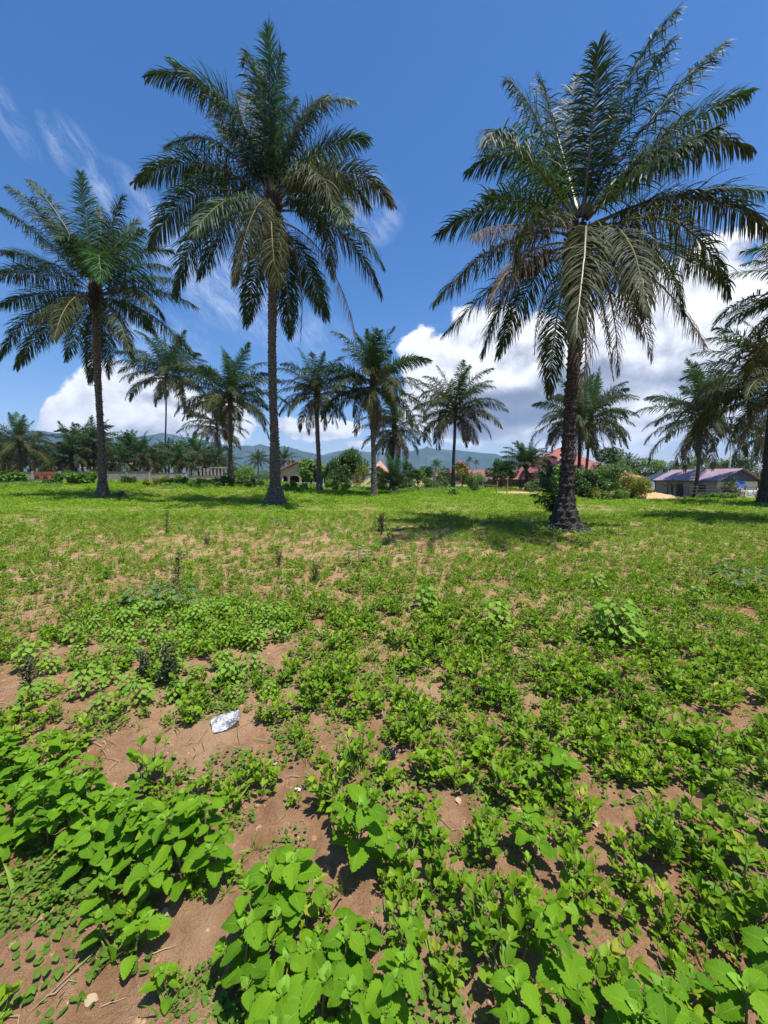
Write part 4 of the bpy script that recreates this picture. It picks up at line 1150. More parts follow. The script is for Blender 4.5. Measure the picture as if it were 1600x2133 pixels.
# purple roofed house: eaves run away from the camera
Lp, Rp = np.array([40.3, 58.]), np.array([42.7, 49.])
g = -1.06; e = (Rp - Lp) / np.linalg.norm(Rp - Lp); n_ = np.array([-e[1], e[0]]); LL = float(np.linalg.norm(Rp - Lp))
root = empty('purple_roofed_house', (Lp[0], Lp[1], g), 'long low plank house with a purple sheet roof on the right', 'house', rz=math.atan2(e[1], e[0]))
he, hr, w = 2.12, 3.74, 8.0
mb = MB(); mb.box(.35, LL - .5, .45, w - .4, -.2, he - .06); mb.build('wall', M['plank'], root)
for gp in ((LL - .52), .36): MB().prism([(gp, .45, he - .062), (gp, w - .4, he - .062), (gp, w / 2, hr - .22)], (.12, 0, 0)).build('gable', M['navy'], root)
#((.36, .45, he - .062), (.36, w - .4, he - .062), (.36, w / 2, hr - .22)], (.12, 0, 0)); mb.build('gable', M['navy'], root)
mb = MB(); mb.prism([(0, 0, he), (LL, 0, he), (LL, w / 2, hr), (0, w / 2, hr)], (0, 0, .06)); mb.build('roof', M['roof_purple'], root)
mb = MB(); mb.prism([(0, w / 2 + .004, hr), (LL, w / 2 + .004, hr), (LL, w, he), (0, w, he)], (0, 0, .06)); mb.build('roof', M['roof_purple'], root)
MB().tube([(0, w / 2, hr + .06), (LL, w / 2, hr + .06)], .07, 6).build('ridge_cap', M['rust_sheet'], root)
MB().box(3.5, 4.4, .40, .448, -.1, 1.75).build('door', M['rust_sheet'], root)
MB().box(6.2, 7.4, .40, .448, .8, 1.6).build('window', M['dark_in'], root)
mb = MB()
for k in range(5): mb.box(.3 + k * (LL - .9) / 4, .42 + k * (LL - .9) / 4, .06, .18, -.2, he - .003)
mb.build('verandah_post', M['post'], root)
# navy gable shed behind
a = at(1380, 984, 74); g = -1.0
root = empty('navy_shed', (a[0] - 3.2, 72, g), 'navy blue gabled shed behind the left end of the purple roof', 'shed')
H = a[2] - g
mb = MB(); mb.prism([(0, 0, -.2), (6.4, 0, -.2), (6.4, 0, H - 1.3), (3.0, 0, H - .1), (0, 0, H - 1.3)], (0, 4, 0)); mb.build('wall', M['navy'], root)
mb = MB(); mb.prism([(-.3, -.3, H - 1.42), (3.0, -.3, H - .09), (3.0, -.3, H), (-.3, -.3, H - 1.3)], (0, 4.6, 0)); mb.prism([(3.004, -.3, H - .09), (6.7, -.3, H - 1.42), (6.7, -.3, H - 1.3), (3.004, -.3, H)], (0, 4.6, 0)); mb.build('roof', M['navy'], root)
MB().box(2.4, 3.4, -.03, -.002, -.1, 1.9).build('door', M['dark_in'], root)

# rail fence right of the slim palm
root0 = None
P3 = [(1005, 993, 1023), (1035, 1002, 1029), (1056, 1000, 1029)]
pb = [ground(x, yb_) for x, _, yb_ in P3]
root = empty('rail_fence', pb[0], 'short rough fence of pale posts and one rail left of the nearest palm', 'fence')
for (x, yt, yb_), p in zip(P3, pb):
    zt = at(x, yt, p[1])[2]
    MB().tube([p - pb[0] + np.array([0, 0, -.1]), (p[0] - pb[0][0] + .02, p[1] - pb[0][1], zt - pb[0][2])], [.06, .045], 7).build('post', M['post'], root)
MB().tube([(0, -.07, .75), (pb[1] - pb[0] + np.array([0, -.07, .72]))], .035, 6).build('rail', M['post'], root)
for (x, yt, Y, lab) in ((901, 990, 40, 'thin bare stake right of the thin young tree'), (875, 990, 42, 'short stake beside the thin young tree')):
    p = at(x, yt, Y); g = float(T(p[0], Y))
    o = MB().tube([(0, 0, -.1), (.02, 0, p[2] - g)], [.035, .025], 6).build('wooden_stake', M['post'], None, (p[0], Y, g)); tag(o, lab, 'stake', 'stakes in the field')

# white dish and parked things under the shed
Y = 50; p = at(1012, 999, Y); g = float(T(p[0], Y))
root = empty('satellite_dish', (p[0], Y, g), 'small white satellite dish on a pole in front of the dark shed', 'satellite dish')
mb = MB(); rings = [[(r * .22 * math.cos(t), -.12 + .14 * r * r - .0, r * .30 * math.sin(t)) for t in np.linspace(0, 2 * pi, 20, endpoint=False)] for r in (.02, .5, 1)]
for i in range(2):
    for k in range(20): mb.poly([rings[i][k], rings[i][(k + 1) % 20], rings[i + 1][(k + 1) % 20], rings[i + 1][k]])
mb.build('dish', M['white_wall'], root, (0, 0, p[2] - g), True)
MB().tube([(0, .05, 0), (0, .05, p[2] - g)], .035, 7).build('pole', M['dark_iron'], root)
MB().tube([(0, -.1, p[2] - g - .2), (0, -.45, p[2] - g)], .015, 5).build('feed_arm', M['dark_iron'], root)

# sheet fence
for (x0, x1, mt, lab) in ((1284, 1311, 'blue_sheet', 'dull blue corrugated sheet standing as a fence'), (1312, 1334, 'rust_sheet', 'rusty brown corrugated sheet standing beside the blue one')):
    Y = 47; a, b = at(x0, 1009, Y), at(x1, 1009, Y); g = float(T(a[0], Y)); H = a[2] - g
    n = 60; xs = np.linspace(0, b[0] - a[0], n); mb = MB()
    pr = [(x, .05 * math.sin(x * 34)) for x in xs]
    for (p_, q_) in zip(pr[:-1], pr[1:]): mb.prism([(p_[0], p_[1], -.05), (q_[0], q_[1], -.05), (q_[0], q_[1], H), (p_[0], p_[1], H)], (0, .012, 0))
    root = empty('sheet_fence', (a[0], Y, g), lab, 'fence', 'metal sheets standing as a fence')
    mb.build('sheet', M[mt], root)
    MB().box(-.05, .03, .03, .10, -.1, H + .08).build('post', M['post'], root)

# white barrel on a stand
Y = 49; p = at(1358, 1003, Y); g = float(T(p[0], Y)); H = p[2] - g
root = empty('water_barrel', (p[0], Y, g), 'white plastic barrel on a dark stand at the corner of the purple roofed house', 'barrel')
zs = np.linspace(H * .42, H, 9); rs = [.24, .31, .32, .335, .32, .335, .32, .30, .22]
MB().tube([(0, 0, z) for z in zs], rs, 20).build('barrel', M['cloth_white'], root, None, True)
mb = MB()
for sx in (-.22, .22):
    for sy in (-.22, .22): mb.box(sx - .04, sx + .04, sy - .04, sy + .04, -.05, H * .39)
mb.box(-.34, .34, -.34, .34, H * .391, H * .418); mb.build('stand', M['dark_iron'], root)
MB().tube([(0, 0, H + .002), (0, 0, H + .05)], [.13, .12], 14).build('lid', M['blue_sheet'], root)

# sand heap
pL, pR = ground(1338, 1040), ground(1432, 1039); c = .5 * (pL + pR); c[1] += 1.0; w = (pR[0] - pL[0]) / 2
hp = zline(1380, 1026, c[1]) - float(T(c[0], c[1]))
n1_, n2_ = 60, 40
uu, vv_ = np.meshgrid(np.linspace(-1, 1, n1_), np.linspace(-1, 1, n2_), indexing='ij')
rr_ = np.sqrt(uu ** 2 + vv_ ** 2)
zz = hp * np.clip(1 - rr_, 0, 1) ** .85 * (1 + .5 * (fbm(uu * 3, vv_ * 3, 3, 4) - .45)) + .35 * hp * np.clip(1 - np.hypot(uu + .45, vv_) * 2.2, 0, 1) - .05
idx = np.arange(n1_ * n2_).reshape(n1_, n2_)
q = np.stack([idx[:-1, :-1], idx[1:, :-1], idx[1:, 1:], idx[:-1, 1:]], -1).reshape(-1, 4)
o = link('sand_heap', mesh_np('sand_heap', np.stack([uu * w * 1.05, vv_ * 1.6, zz], -1).reshape(-1, 3), q, None, [M['sand']]), None, (c[0], c[1], float(T(c[0], c[1]))))
tag(o, 'low heap of orange sand in front of the purple roofed house', 'sand heap')
# sandy patches of bare earth on the right
for nm, (x, y, rx, ry) in {'bare_sand': (1290, 1037, 6.0, 1.3), 'bare_sand.001': (1085, 1026, 4.5, 1.5)}.items():
    c = ground(x, y); th = np.linspace(0, 2 * pi, 60, endpoint=False)
    rad_ = 1 + .35 * (vnoise(np.cos(th) * 2 + 5, np.sin(th) * 2 + x, 3) - .5)
    pts = np.stack([c[0] + rx * rad_ * np.cos(th), c[1] + ry * rad_ * np.sin(th)], -1)
    rings = [pts * 0 + c[:2]] + [c[:2] + (pts - c[:2]) * f_ for f_ in (.33, .66, 1)]
    V = np.concatenate([np.column_stack([r_, T(r_[:, 0], r_[:, 1]) + .012]) for r_ in rings])
    i0 = np.arange(3)[:, None] * 60; k = np.arange(60)[None, :]; k2 = (k + 1) % 60
    Q = np.stack([i0 + k, i0 + 60 + k, i0 + 60 + k2, i0 + k2], -1).reshape(-1, 4)
    tag(link(nm, mesh_np('bare_sand', V, Q, None, [M['sand']])), kind='structure')

# pole
b = ground(1514, 1031); tp = at(1527, 893, b[1]) - b
o = MB().tube([(0, 0, -.2), tp * .5 + np.array([.03, 0, 0]), tp], [.14, .10, .06], 10).build('tall_pole', M['pole'], None, b, True)
tag(o, 'tall pale pole leaning slightly in front of the purple roofed house', 'pole')

# split rail fence on the right
Yf = 44
root = empty('pole_fence', (at(1435, 1010, Yf)[0], Yf, float(T(at(1435, 1010, Yf)[0], Yf))), 'fence of thin poles and rails before the plank house on the right', 'fence')
b0 = np.array(root.location)
for i, x in enumerate((1435, 1452, 1470, 1490, 1509, 1530, 1552, 1576)):
    p = at(x, 1009 + (i * 37 % 5), Yf); g = float(T(p[0], Yf))
    MB().tube([(p[0] - b0[0], 0, g - b0[2] - .1), (p[0] - b0[0] + .03, 0, p[2] - b0[2])], .045, 6).build('post', M['post'] if i % 2 else M['wood_bark'], root)
for y in (1014, 1020, 1027):
    A, B = at(1433, y, Yf), at(1580, y + 2, Yf)
    MB().tube([(A - b0) * (1, 0, 1) + (0, -.07, 0), ((A + B) / 2 - b0) * (1, 0, 1) + (0, -.075, .03), (B - b0) * (1, 0, 1) + (0, -.07, 0)], .033, 6).build('rail', M['wood_bark'], root)

# blue tarpaulin and washing
Yt = 47
A = [at(1537, 1001, Yt + 2), at(1552, 1005, Yt + 2), at(1558, 1015, Yt), at(1534, 1015, Yt)]
n = 14; b0 = np.array([A[0][0], Yt, float(T(A[0][0], Yt))])
V = []
for i in range(n):
    for j in range(n):
        u, v = i / (n - 1), j / (n - 1)
        p = (1 - u) * (1 - v) * A[0] + u * (1 - v) * A[1] + u * v * A[2] + (1 - u) * v * A[3]
        V.append(p - b0 + np.array([0, 0, -.25 * math.sin(pi * u) * math.sin(pi * v) + .05 * math.sin(9 * u + 4 * v)]))
idx = np.arange(n * n).reshape(n, n); q = np.stack([idx[:-1, :-1], idx[1:, :-1], idx[1:, 1:], idx[:-1, 1:]], -1).reshape(-1, 4)
root = empty('tarpaulin_shelter', b0, 'bright blue tarpaulin stretched over poles at the gable end', 'shelter')
o = link('tarpaulin', mesh_np('tarpaulin', np.array(V), q, None, [M['tarp']]), root); md = o.modifiers.new('thick', 'SOLIDIFY'); md.thickness = .012
for p in A: MB().tube([(p[0] - b0[0], p[1] - b0[1], -.1), (p[0] - b0[0], p[1] - b0[1], p[2] - b0[2])], .035, 6).build('pole', M['plank'], root)
Yl = 40
A, B = at(1542, 1021, Yl), at(1586, 1021, Yl); b0 = np.array([A[0], Yl, float(T(A[0], Yl))])
root = empty('washing_line', b0, 'washing line on two poles near the right edge palm', 'washing line')
for p in (A, B): MB().tube([(p[0] - b0[0], 0, -.1), (p[0] - b0[0], 0, p[2] - b0[2] + .1)], .035, 6).build('pole', M['post'], root)
MB().tube([A - b0, (A + B) / 2 - b0 - np.array([0, 0, .05]), B - b0], .008, 5).build('line', M['post'], root)
for (x0, x1, yb_, mt, lab) in ((1544, 1557, 1024, 'cloth_white', 'short white cloth on the washing line'), (1558, 1568, 1033, 'cloth_white', 'long white cloth hanging in the middle of the washing line'), (1570, 1576, 1030, 'cloth_white', 'narrow white cloth on the washing line'), (1577, 1585, 1031, 'cloth_red', 'dull red cloth hanging at the right end of the washing line')):
    n = 16; P0, P1 = at(x0, 1021.6, Yl), at(x1, 1021.6, Yl); zb_ = at(x0, yb_, Yl)[2]
    V = []
    for i in range(n):
        for j in range(6):
            u, v = i / (n - 1), j / 5
            V.append((P0[0] + (P1[0] - P0[0]) * u - P0[0], -.012 + .05 * v * math.sin(u * 15 + x0) - .01, (zb_ - P0[2]) * v * (1 + .05 * math.sin(u * 7))))
    idx = np.arange(n * 6).reshape(n, 6); q = np.stack([idx[:-1, :-1], idx[:-1, 1:], idx[1:, 1:], idx[1:, :-1]], -1).reshape(-1, 4)
    o = link('hanging_cloth', mesh_np('hanging_cloth', np.array(V), q, None, [M[mt]]), None, (P0[0], Yl, P0[2]))
    md = o.modifiers.new('thick', 'SOLIDIFY'); md.thickness = .006
    tag(o, lab, 'cloth', 'washing on the line')

# firewood heap
b = ground(1250, 1033); rg = np.random.default_rng(5)
for i in range(16):
    x, y, z = rg.normal(0, .55), rg.normal(0, .25), .06 + .10 * (i // 6)
    a = rg.uniform(-.8, .8); l = rg.uniform(.35, .7)
    o = MB().tube([(-l * math.cos(a), -l * math.sin(a), 0), (l * math.cos(a), l * math.sin(a), rg.normal(0, .05))], [rg.uniform(.05, .09)] * 2, 8).build('log', M['firewood'], None, (b[0] + x, b[1] + y, b[2] + z))
    tag(o, 'short split log lying in the firewood heap right of the twin palms', 'log', 'logs of the firewood heap')

# ------------------------------------------------------------------ the person standing by the sand heap
b = ground(1419, 1038)
p_h = at(1419, 1012.5, b[1])[2] - b[2]
k = max(1.5, p_h) / 1.72
root = empty('person', b, 'person in black clothes standing by the sand heap', 'person')
J = {'pel': (0, 0, .95), 'bel': (0, 0, 1.10), 'che': (0, 0, 1.32), 'nec': (0, -.01, 1.47), 'hea': (0, -.03, 1.57), 'top': (0, -.02, 1.70),
     'shl': (-.18, 0, 1.40), 'ell': (-.25, .02, 1.12), 'wrl': (-.24, -.08, .88), 'hal': (-.235, -.11, .79), 'shr': (.18, 0, 1.40), 'elr': (.26, .03, 1.12), 'wrr': (.20, -.12, .93), 'har': (.17, -.16, .86),
     'hil': (-.10, 0, .90), 'knl': (-.11, -.03, .50), 'anl': (-.12, .02, .09), 'tol': (-.13, -.15, .04), 'hir': (.10, 0, .90), 'knr': (.13, -.02, .50), 'anr': (.15, .03, .09), 'tor': (.17, -.14, .04)}
Rd = {'pel': .14, 'bel': .13, 'che': .15, 'nec': .06, 'hea': .095, 'top': .07, 'shl': .075, 'ell': .05, 'wrl': .035, 'hal': .04, 'shr': .075, 'elr': .05, 'wrr': .035, 'har': .04, 'hil': .095, 'knl': .065, 'anl': .042, 'tol': .035, 'hir': .095, 'knr': .065, 'anr': .042, 'tor': .035}
ED = [('pel', 'bel'), ('bel', 'che'), ('che', 'nec'), ('nec', 'hea'), ('hea', 'top'), ('che', 'shl'), ('shl', 'ell'), ('ell', 'wrl'), ('wrl', 'hal'), ('che', 'shr'), ('shr', 'elr'), ('elr', 'wrr'), ('wrr', 'har'), ('pel', 'hil'), ('hil', 'knl'), ('knl', 'anl'), ('anl', 'tol'), ('pel', 'hir'), ('hir', 'knr'), ('knr', 'anr'), ('anr', 'tor')]


def skinned(name, names, edges, grow, mat, parent, extra=()):
    keys = list(names); ix = {n_: i for i, n_ in enumerate(keys)}
    me = bpy.data.meshes.new(name)
    pts = [tuple(v * k for v in J[n_]) for n_ in keys]; ed = [(ix[a_], ix[b_]) for a_, b_ in edges]
    rad_ = [(Rd[n_] + grow) * k for n_ in keys]
    for (src, off, r_) in extra:
        pts.append(tuple((a_ + o_) * k for a_, o_ in zip(J[src], off))); rad_.append(r_ * k); ed.append((ix[src], len(pts) - 1))
    me.from_pydata(pts, ed, []); me.materials.append(mat)
    o = link(name, me, parent)
    o.modifiers.new('skin', 'SKIN'); sv = me.skin_vertices
    if not sv: me.attributes
    o.modifiers.new('sub', 'SUBSURF').levels = 1
    lay = me.skin_vertices[0].data if len(me.skin_vertices) else None
    if lay is not None:
        for i, r_ in enumerate(rad_): lay[i].radius = (r_, r_ * .85)
        lay[0].use_root = True
    o.modifiers['sub'].render_levels = 2
    return o


fing = []
for hnd, s in (('hal', -1), ('har', 1)):
    for i, (ox, oz) in enumerate(((-.03, -.085), (-.011, -.10), (.009, -.095), (.028, -.075))): fing.append((hnd, (ox * .6, ox, oz), .009))
    fing.append((hnd, (-.01, -.055, -.03), .010))
skinned('body', J.keys(), ED, 0, M['skin'], root, fing)
skinned('shirt', ['pel', 'bel', 'che', 'shl', 'ell', 'shr', 'elr'], [('pel', 'bel'), ('bel', 'che'), ('che', 'shl'), ('shl', 'ell'), ('che', 'shr'), ('shr', 'elr')], .018, M['black_cloth'], root)
skinned('trousers', ['pel', 'hil', 'knl', 'anl', 'hir', 'knr', 'anr'], [('pel', 'hil'), ('hil', 'knl'), ('knl', 'anl'), ('pel', 'hir'), ('hir', 'knr'), ('knr', 'anr')], .015, M['black_cloth'], root)
mb = MB(); mb.tube([(0, .01 * k, 1.60 * k), (0, 0, 1.67 * k), (0, 0, 1.74 * k)], [.115 * k, .115 * k, .05 * k], 14); mb.build('hair', M['hair'], root, None, True)
# ------------------------------------------------------------------ plants of the field
def blade(rows, cols, wfun, serr=0.0, cord=0.0, fold=.25, curl=.3):
    """Leaf blade along +X, width along Y; returns points, quads and leaf coordinates."""
    t = np.linspace(0, 1, rows)
    u = np.linspace(-1, 1, cols)
    Tt, U = np.meshgrid(t, u, indexing='ij')
    w = wfun(t)
    if serr: w = w * (1 + serr * np.where(np.arange(rows) % 2 == 0, -1, 1) * (np.arange(rows) < rows - 1))
    Wd = w[:, None] * U
    Xx = Tt - cord * np.abs(U) ** 1.5 * (1 - Tt) ** 4
    if serr: Xx = Xx + (serr * .35 * np.where(np.arange(rows) % 2 == 0, 0, 1))[:, None] * (np.abs(U) > .9)
    Zz = fold * np.abs(Wd) - curl * Tt ** 2 * .5
    P = np.stack([Xx, Wd, Zz], -1).reshape(-1, 3)
    i = np.arange(rows * cols).reshape(rows, cols)
    Q = np.stack([i[:-1, :-1], i[1:, :-1], i[1:, 1:], i[:-1, 1:]], -1).reshape(-1, 4)[:, ::-1]
    return P, Q, np.stack([U, Tt], -1).reshape(-1, 2)


B_BROAD = blade(17, 7, lambda t: .50 * np.clip(np.sin(pi * np.clip(t, 0, 1) ** .60), 0, 1) ** .66 * (1 - .22 * t) + .012, .085, .16, .22, .38)
B_YOUNG = blade(9, 3, lambda t: .30 * np.clip(np.sin(pi * t ** .7), 0, 1) ** .8 + .01, .08, .05, .7, -.15)
B_HEART = blade(9, 5, lambda t: .45 * np.clip(np.sin(pi * t ** .58), 0, 1) ** .75 + .012, .0, .14, .2, .45)
B_OVAL = blade(6, 3, lambda t: .25 * np.clip(np.sin(pi * np.clip(t, 0, 1) ** 1.15), 0, 1) ** .62 + .01, 0, 0, .45, .12)
B_OVAL_LO = blade(4, 3, lambda t: .27 * np.clip(np.sin(pi * np.clip(t, 0, 1) ** 1.15), 0, 1) ** .62 + .01, 0, 0, .45, .12)
B_GRASS = blade(6, 2, lambda t: .055 * (1 - t ** 2) + .002, 0, 0, .0, .9)


class Plant:
    def __init__(s, rg): s.V, s.Q, s.M, s.Tn, s.UV, s.n, s.rg, s.st = [], [], [], [], [], 0, rg, MB()

    def leaf(s, bl, p, d, size, roll=0.0, mi=0, tone=None, wav=.03):
        P, Q, UV = bl
        d = np.array(d, float); d /= np.linalg.norm(d)
        y = np.cross((0, 0, 1.0), d); ny = np.linalg.norm(y)
        y = np.array([1.0, 0, 0]) if ny < 1e-3 else y / ny
        z = np.cross(d, y)
        c, sn = math.cos(roll), math.sin(roll)
        y, z = y * c + z * sn, z * c - y * sn
        L = P.copy()
        ph = s.rg.uniform(0, 6)
        L[:, 2] += wav * np.sin(L[:, 0] * 7 + ph) * np.abs(UV[:, 0]) + wav * .8 * np.sin(UV[:, 0] * 3 + ph * 2) * L[:, 0]
        L[:, 1] *= s.rg.uniform(.88, 1.14)
        W = np.array(p, float) + size * (L[:, :1] * d + L[:, 1:2] * y + L[:, 2:3] * z)
        s.V.append(W); s.Q.append(Q + s.n); s.n += len(W); s.M.append(np.full(len(Q), mi)); s.UV.append(UV)
        s.Tn.append(np.full(len(W), np.clip(s.rg.normal(.42, .26), 0, 1) if tone is None else tone))

    def foliage(s, mats):
        return mesh_np('foliage', np.vstack(s.V), np.vstack(s.Q), None, [M[m_] for m_ in mats], np.concatenate(s.M), True, np.concatenate(s.Tn), np.vstack(s.UV))

    def stems(s, mat):
        me = bpy.data.meshes.new('stem'); me.from_pydata(s.st.v, [], s.st.f); me.materials.append(M[mat])
        a = me.attributes.new('tone', 'FLOAT', 'POINT'); a.data.foreach_set('value', s.rg.random(len(s.st.v)).astype(np.float32)); me.update()
        return me


def shoot(pl, p0, p1, top, lv, size, stem_r, rosette=1.0):
    """One leafy stem: pairs of toothed leaves on stalks, crowned by small bright young leaves."""
    rg = pl.rg
    p0, p1 = np.array(p0, float), np.array(p1, float)
    midp = (p0 + p1) / 2 + rg.normal(0, .012, 3)
    pl.st.tube([p0, midp, p1], [stem_r, stem_r * .8, stem_r * .5], 6)
    a0 = rg.uniform(0, 6)
    for i in range(lv):
        u = .30 + .66 * i / max(1, lv - 1)
        p = bez([p0, midp, p1], 21)[int(u * 20)]
        n = 2 if i < lv - 1 else 3
        for j in range(n):
            a = a0 + i * 1.45 + j * 2 * pi / n + rg.normal(0, .22)
            pit = rg.uniform(.15, .6) + .25 * u
            ps = size * rg.uniform(.45, .8) * (1.15 - .5 * u)
            out = np.array([math.cos(a) * math.cos(pit), math.sin(a) * math.cos(pit), math.sin(pit)])
            q_ = p + out * ps
            pl.st.tube([p, p + out * ps * .6 + np.array([0, 0, .004]), q_], [.0022, .0017, .0014], 4)
            k = size * (1.12 - .32 * abs(u - .55) * 2) * rg.uniform(.8, 1.12)
            d = np.array([math.cos(a), math.sin(a), rg.uniform(-.35, .18)])
            pl.leaf(B_BROAD, q_, d, k, rg.normal(0, .22), 0, None, .035)
    for i in range(top):
        a = a0 + i * 2.4 + rg.normal(0, .2); u = i / top
        d = np.array([math.cos(a), math.sin(a), .35 + 1.3 * u])
        k = size * (.52 - .30 * u) * rg.uniform(.85, 1.15)
        pl.leaf(B_BROAD if u < .4 else B_YOUNG, p1 + np.array([math.cos(a), math.sin(a), .2]) * .008, d, k, rg.normal(0, .2), 1 if u > .12 else 0, None, .03)


def make_broad(seed, h):
    rg = np.random.default_rng(seed); pl = Plant(rg)
    t = np.array([rg.normal(0, .05), rg.normal(0, .05), h])
    shoot(pl, (0, 0, -.01), t, 7, 4 if h > .2 else 3, rg.uniform(.064, .080), .0042)
    for i in range(rg.integers(1, 4) if h > .2 else rg.integers(0, 2)):
        a = i * 2.2 + rg.uniform(0, 1.2); f_ = rg.uniform(.2, .5)
        b_ = t * f_; r = rg.uniform(.07, .13)
        shoot(pl, b_, b_ + np.array([math.cos(a) * r, math.sin(a) * r, h * rg.uniform(.28, .48)]), 5, 2, rg.uniform(.048, .064), .003)
    return pl.foliage(['weed_leaf', 'weed_top']), pl.stems('weed_stem')


def make_nut(seed, h, lo=False):
    rg = np.random.default_rng(seed); pl = Plant(rg)
    ns = rg.integers(4, 7); BL = B_OVAL_LO if lo else B_OVAL
    for i in range(ns):
        a = i * 2 * pi / ns + rg.uniform(-.5, .5)
        r = rg.uniform(.04, .13) if i else .01
        tip = np.array([math.cos(a) * r, math.sin(a) * r, h * rg.uniform(.55, 1.1)])
        md = tip * .5 + np.array([math.cos(a) * r * .3, math.sin(a) * r * .3, -.01])
        pl.st.tube([(0, 0, -.01), md, tip], [.0032, .0026, .0018], 5 if not lo else 3)
        cv = bez([(0, 0, 0), md, tip], 11)
        nl = rg.integers(3, 5) if not lo else 3
        for j in range(nl):
            u = .35 + .65 * j / (nl - 1); p = cv[int(u * 10)]
            a2 = a + j * 2.5 + rg.normal(0, .4); pit = rg.uniform(.5, 1.1) if j < nl - 1 else rg.uniform(1.0, 1.5)
            pet = rg.uniform(.03, .062)
            out = np.array([math.cos(a2) * math.cos(pit), math.sin(a2) * math.cos(pit), math.sin(pit)])
            q_ = p + out * pet
            pl.st.tube([p, q_], [.0016, .0012], 4 if not lo else 3)
            sz = rg.uniform(.038, .064) * (1 if j < nl - 1 else .85); hz_ = np.array([math.cos(a2), math.sin(a2), 0])
            sd = np.array([-math.sin(a2), math.cos(a2), 0]); up_ = rg.uniform(.1, 1.25) + (.6 if j == nl - 1 else 0); tn = np.clip(rg.normal(.38 + .25 * (j == nl - 1), .24), 0, 1)
            for (pp, sp, k) in ((0, .55, 1.0), (0, -.55, 1.0), (-.012, 1.25, .88), (-.012, -1.25, .88)):
                d = hz_ * math.cos(sp) + sd * math.sin(sp) + np.array([0, 0, up_ + rg.normal(0, .16)])
                pl.leaf(BL, q_ + out * pp, d, sz * k * rg.uniform(.9, 1.1), rg.normal(0, .3) + .35 * np.sign(sp) * up_, 0, np.clip(tn + rg.normal(0, .08), 0, 1), .02)
    return pl.foliage(['nut_leaf']), pl.stems('nut_stem')


def make_heart(seed, h, w, n, size):
    """Leafy young shrub with long stalked heart shaped leaves held flat."""
    rg = np.random.default_rng(seed); pl = Plant(rg)
    for i in range(n):
        a = i * 2.4; u = (i + .5) / n
        r = w * (.25 + .75 * math.sqrt(1 - u)) * rg.uniform(.5, 1)
        p = np.array([math.cos(a) * r, math.sin(a) * r, h * (.25 + .75 * u)])
        b_ = np.array([math.cos(a) * r * .12, math.sin(a) * r * .12, h * u * .55])
        pl.st.tube([b_, (b_ + p) / 2 + np.array([0, 0, .02]), p], [.0035, .0025, .0016], 4)
        pl.leaf(B_HEART, p, (math.cos(a), math.sin(a), rg.uniform(-.6, .0)), size * rg.uniform(.7, 1.15), rg.normal(0, .25), 0)
    for i in range(3): pl.st.tube([(rg.normal(0, .01), rg.normal(0, .01), -.02), (rg.normal(0, .03), rg.normal(0, .03), h * .6)], [.006, .003], 5)
    return pl.foliage(['pale_leaf']), pl.stems('weed_stem')


def make_stalk(seed, h, dens=1.0):
    """Dry dark weed stalk with wiry twigs and few small leaves."""
    rg = np.random.default_rng(seed); pl = Plant(rg)
    for s_ in range(rg.integers(3, 6)):
        a = rg.uniform(0, 6); hh = h * rg.uniform(.55, 1); t = np.array([math.cos(a) * .1 * h, math.sin(a) * .1 * h, hh])
        pl.st.tube([(0, 0, -.02), t * .5 + rg.normal(0, .01, 3), t], [.005, .004, .0015], 5)
        for i in range(int(16 * dens)):
            u = rg.uniform(.12, 1); p = t * u; b_ = rg.uniform(0, 6.3); l = rg.uniform(.03, .10) * (1.2 - .7 * u)
            q_ = p + np.array([math.cos(b_) * l, math.sin(b_) * l, l * rg.uniform(.2, 1)])
            pl.st.tube([p, q_], [.0018, .001], 3)
            for k in range(3): pl.leaf(B_OVAL_LO, p + (q_ - p) * rg.uniform(.3, 1), (math.cos(b_ + rg.normal(0, 1)), math.sin(b_ + rg.normal(0, 1)), rg.uniform(-.5, .8)), rg.uniform(.018, .036), rg.normal(0, .6), 0 if rg.random() < .6 else 1)
    return pl.foliage(['dry_stalk', 'grey_leaf']), pl.stems('dry_stalk')


def make_cassava(seed, h):
    rg = np.random.default_rng(seed); pl = Plant(rg)
    pl.st.tube([(0, 0, -.02), (.01, 0, h * .5), (.0, .01, h * .85)], [.009, .007, .004], 6)
    for i in range(13):
        a = i * 2.4; u = i / 13
        p0 = np.array([0, 0, h * (.35 + .5 * u)]); r = h * (.55 - .25 * u)
        p = p0 + np.array([math.cos(a) * r, math.sin(a) * r, h * .12])
        pl.st.tube([p0, p], [.003, .002], 4)
        for k in range(5):
            b_ = a + (k - 2) * .55
            pl.leaf(B_OVAL, p, (math.cos(b_), math.sin(b_), -.35), h * rg.uniform(.24, .32) * (1 - .12 * abs(k - 2)), rg.normal(0, .2), 0)
    return pl.foliage(['grey_leaf']), pl.stems('weed_stem')


def make_tuft(seed, n, h, spread=.03):
    rg = np.random.default_rng(seed); pl = Plant(rg)
    for i in range(n):
        a = rg.uniform(0, 6.3); r = abs(rg.normal(0, spread))
        pl.leaf(B_GRASS, (math.cos(a) * r, math.sin(a) * r, -.005), (math.cos(a), math.sin(a), rg.uniform(.7, 3)), h * rg.uniform(.5, 1.1), rg.normal(0, .5), 0)
    return pl.foliage(['grass_blade'])


def make_creeper(seed, n=110, R=.16):
    rg = np.random.default_rng(seed); pl = Plant(rg)
    for i in range(n):
        a = rg.uniform(0, 6.3); r = R * math.sqrt(rg.random())
        pl.leaf(B_HEART, (math.cos(a) * r, math.sin(a) * r, rg.uniform(.002, .022)), (math.cos(a + rg.normal(0, 1)), math.sin(a + rg.normal(0, 1)), rg.uniform(-.1, .5)), rg.uniform(.010, .025), rg.normal(0, .4), 0)
    return pl.foliage(['creep_leaf'])


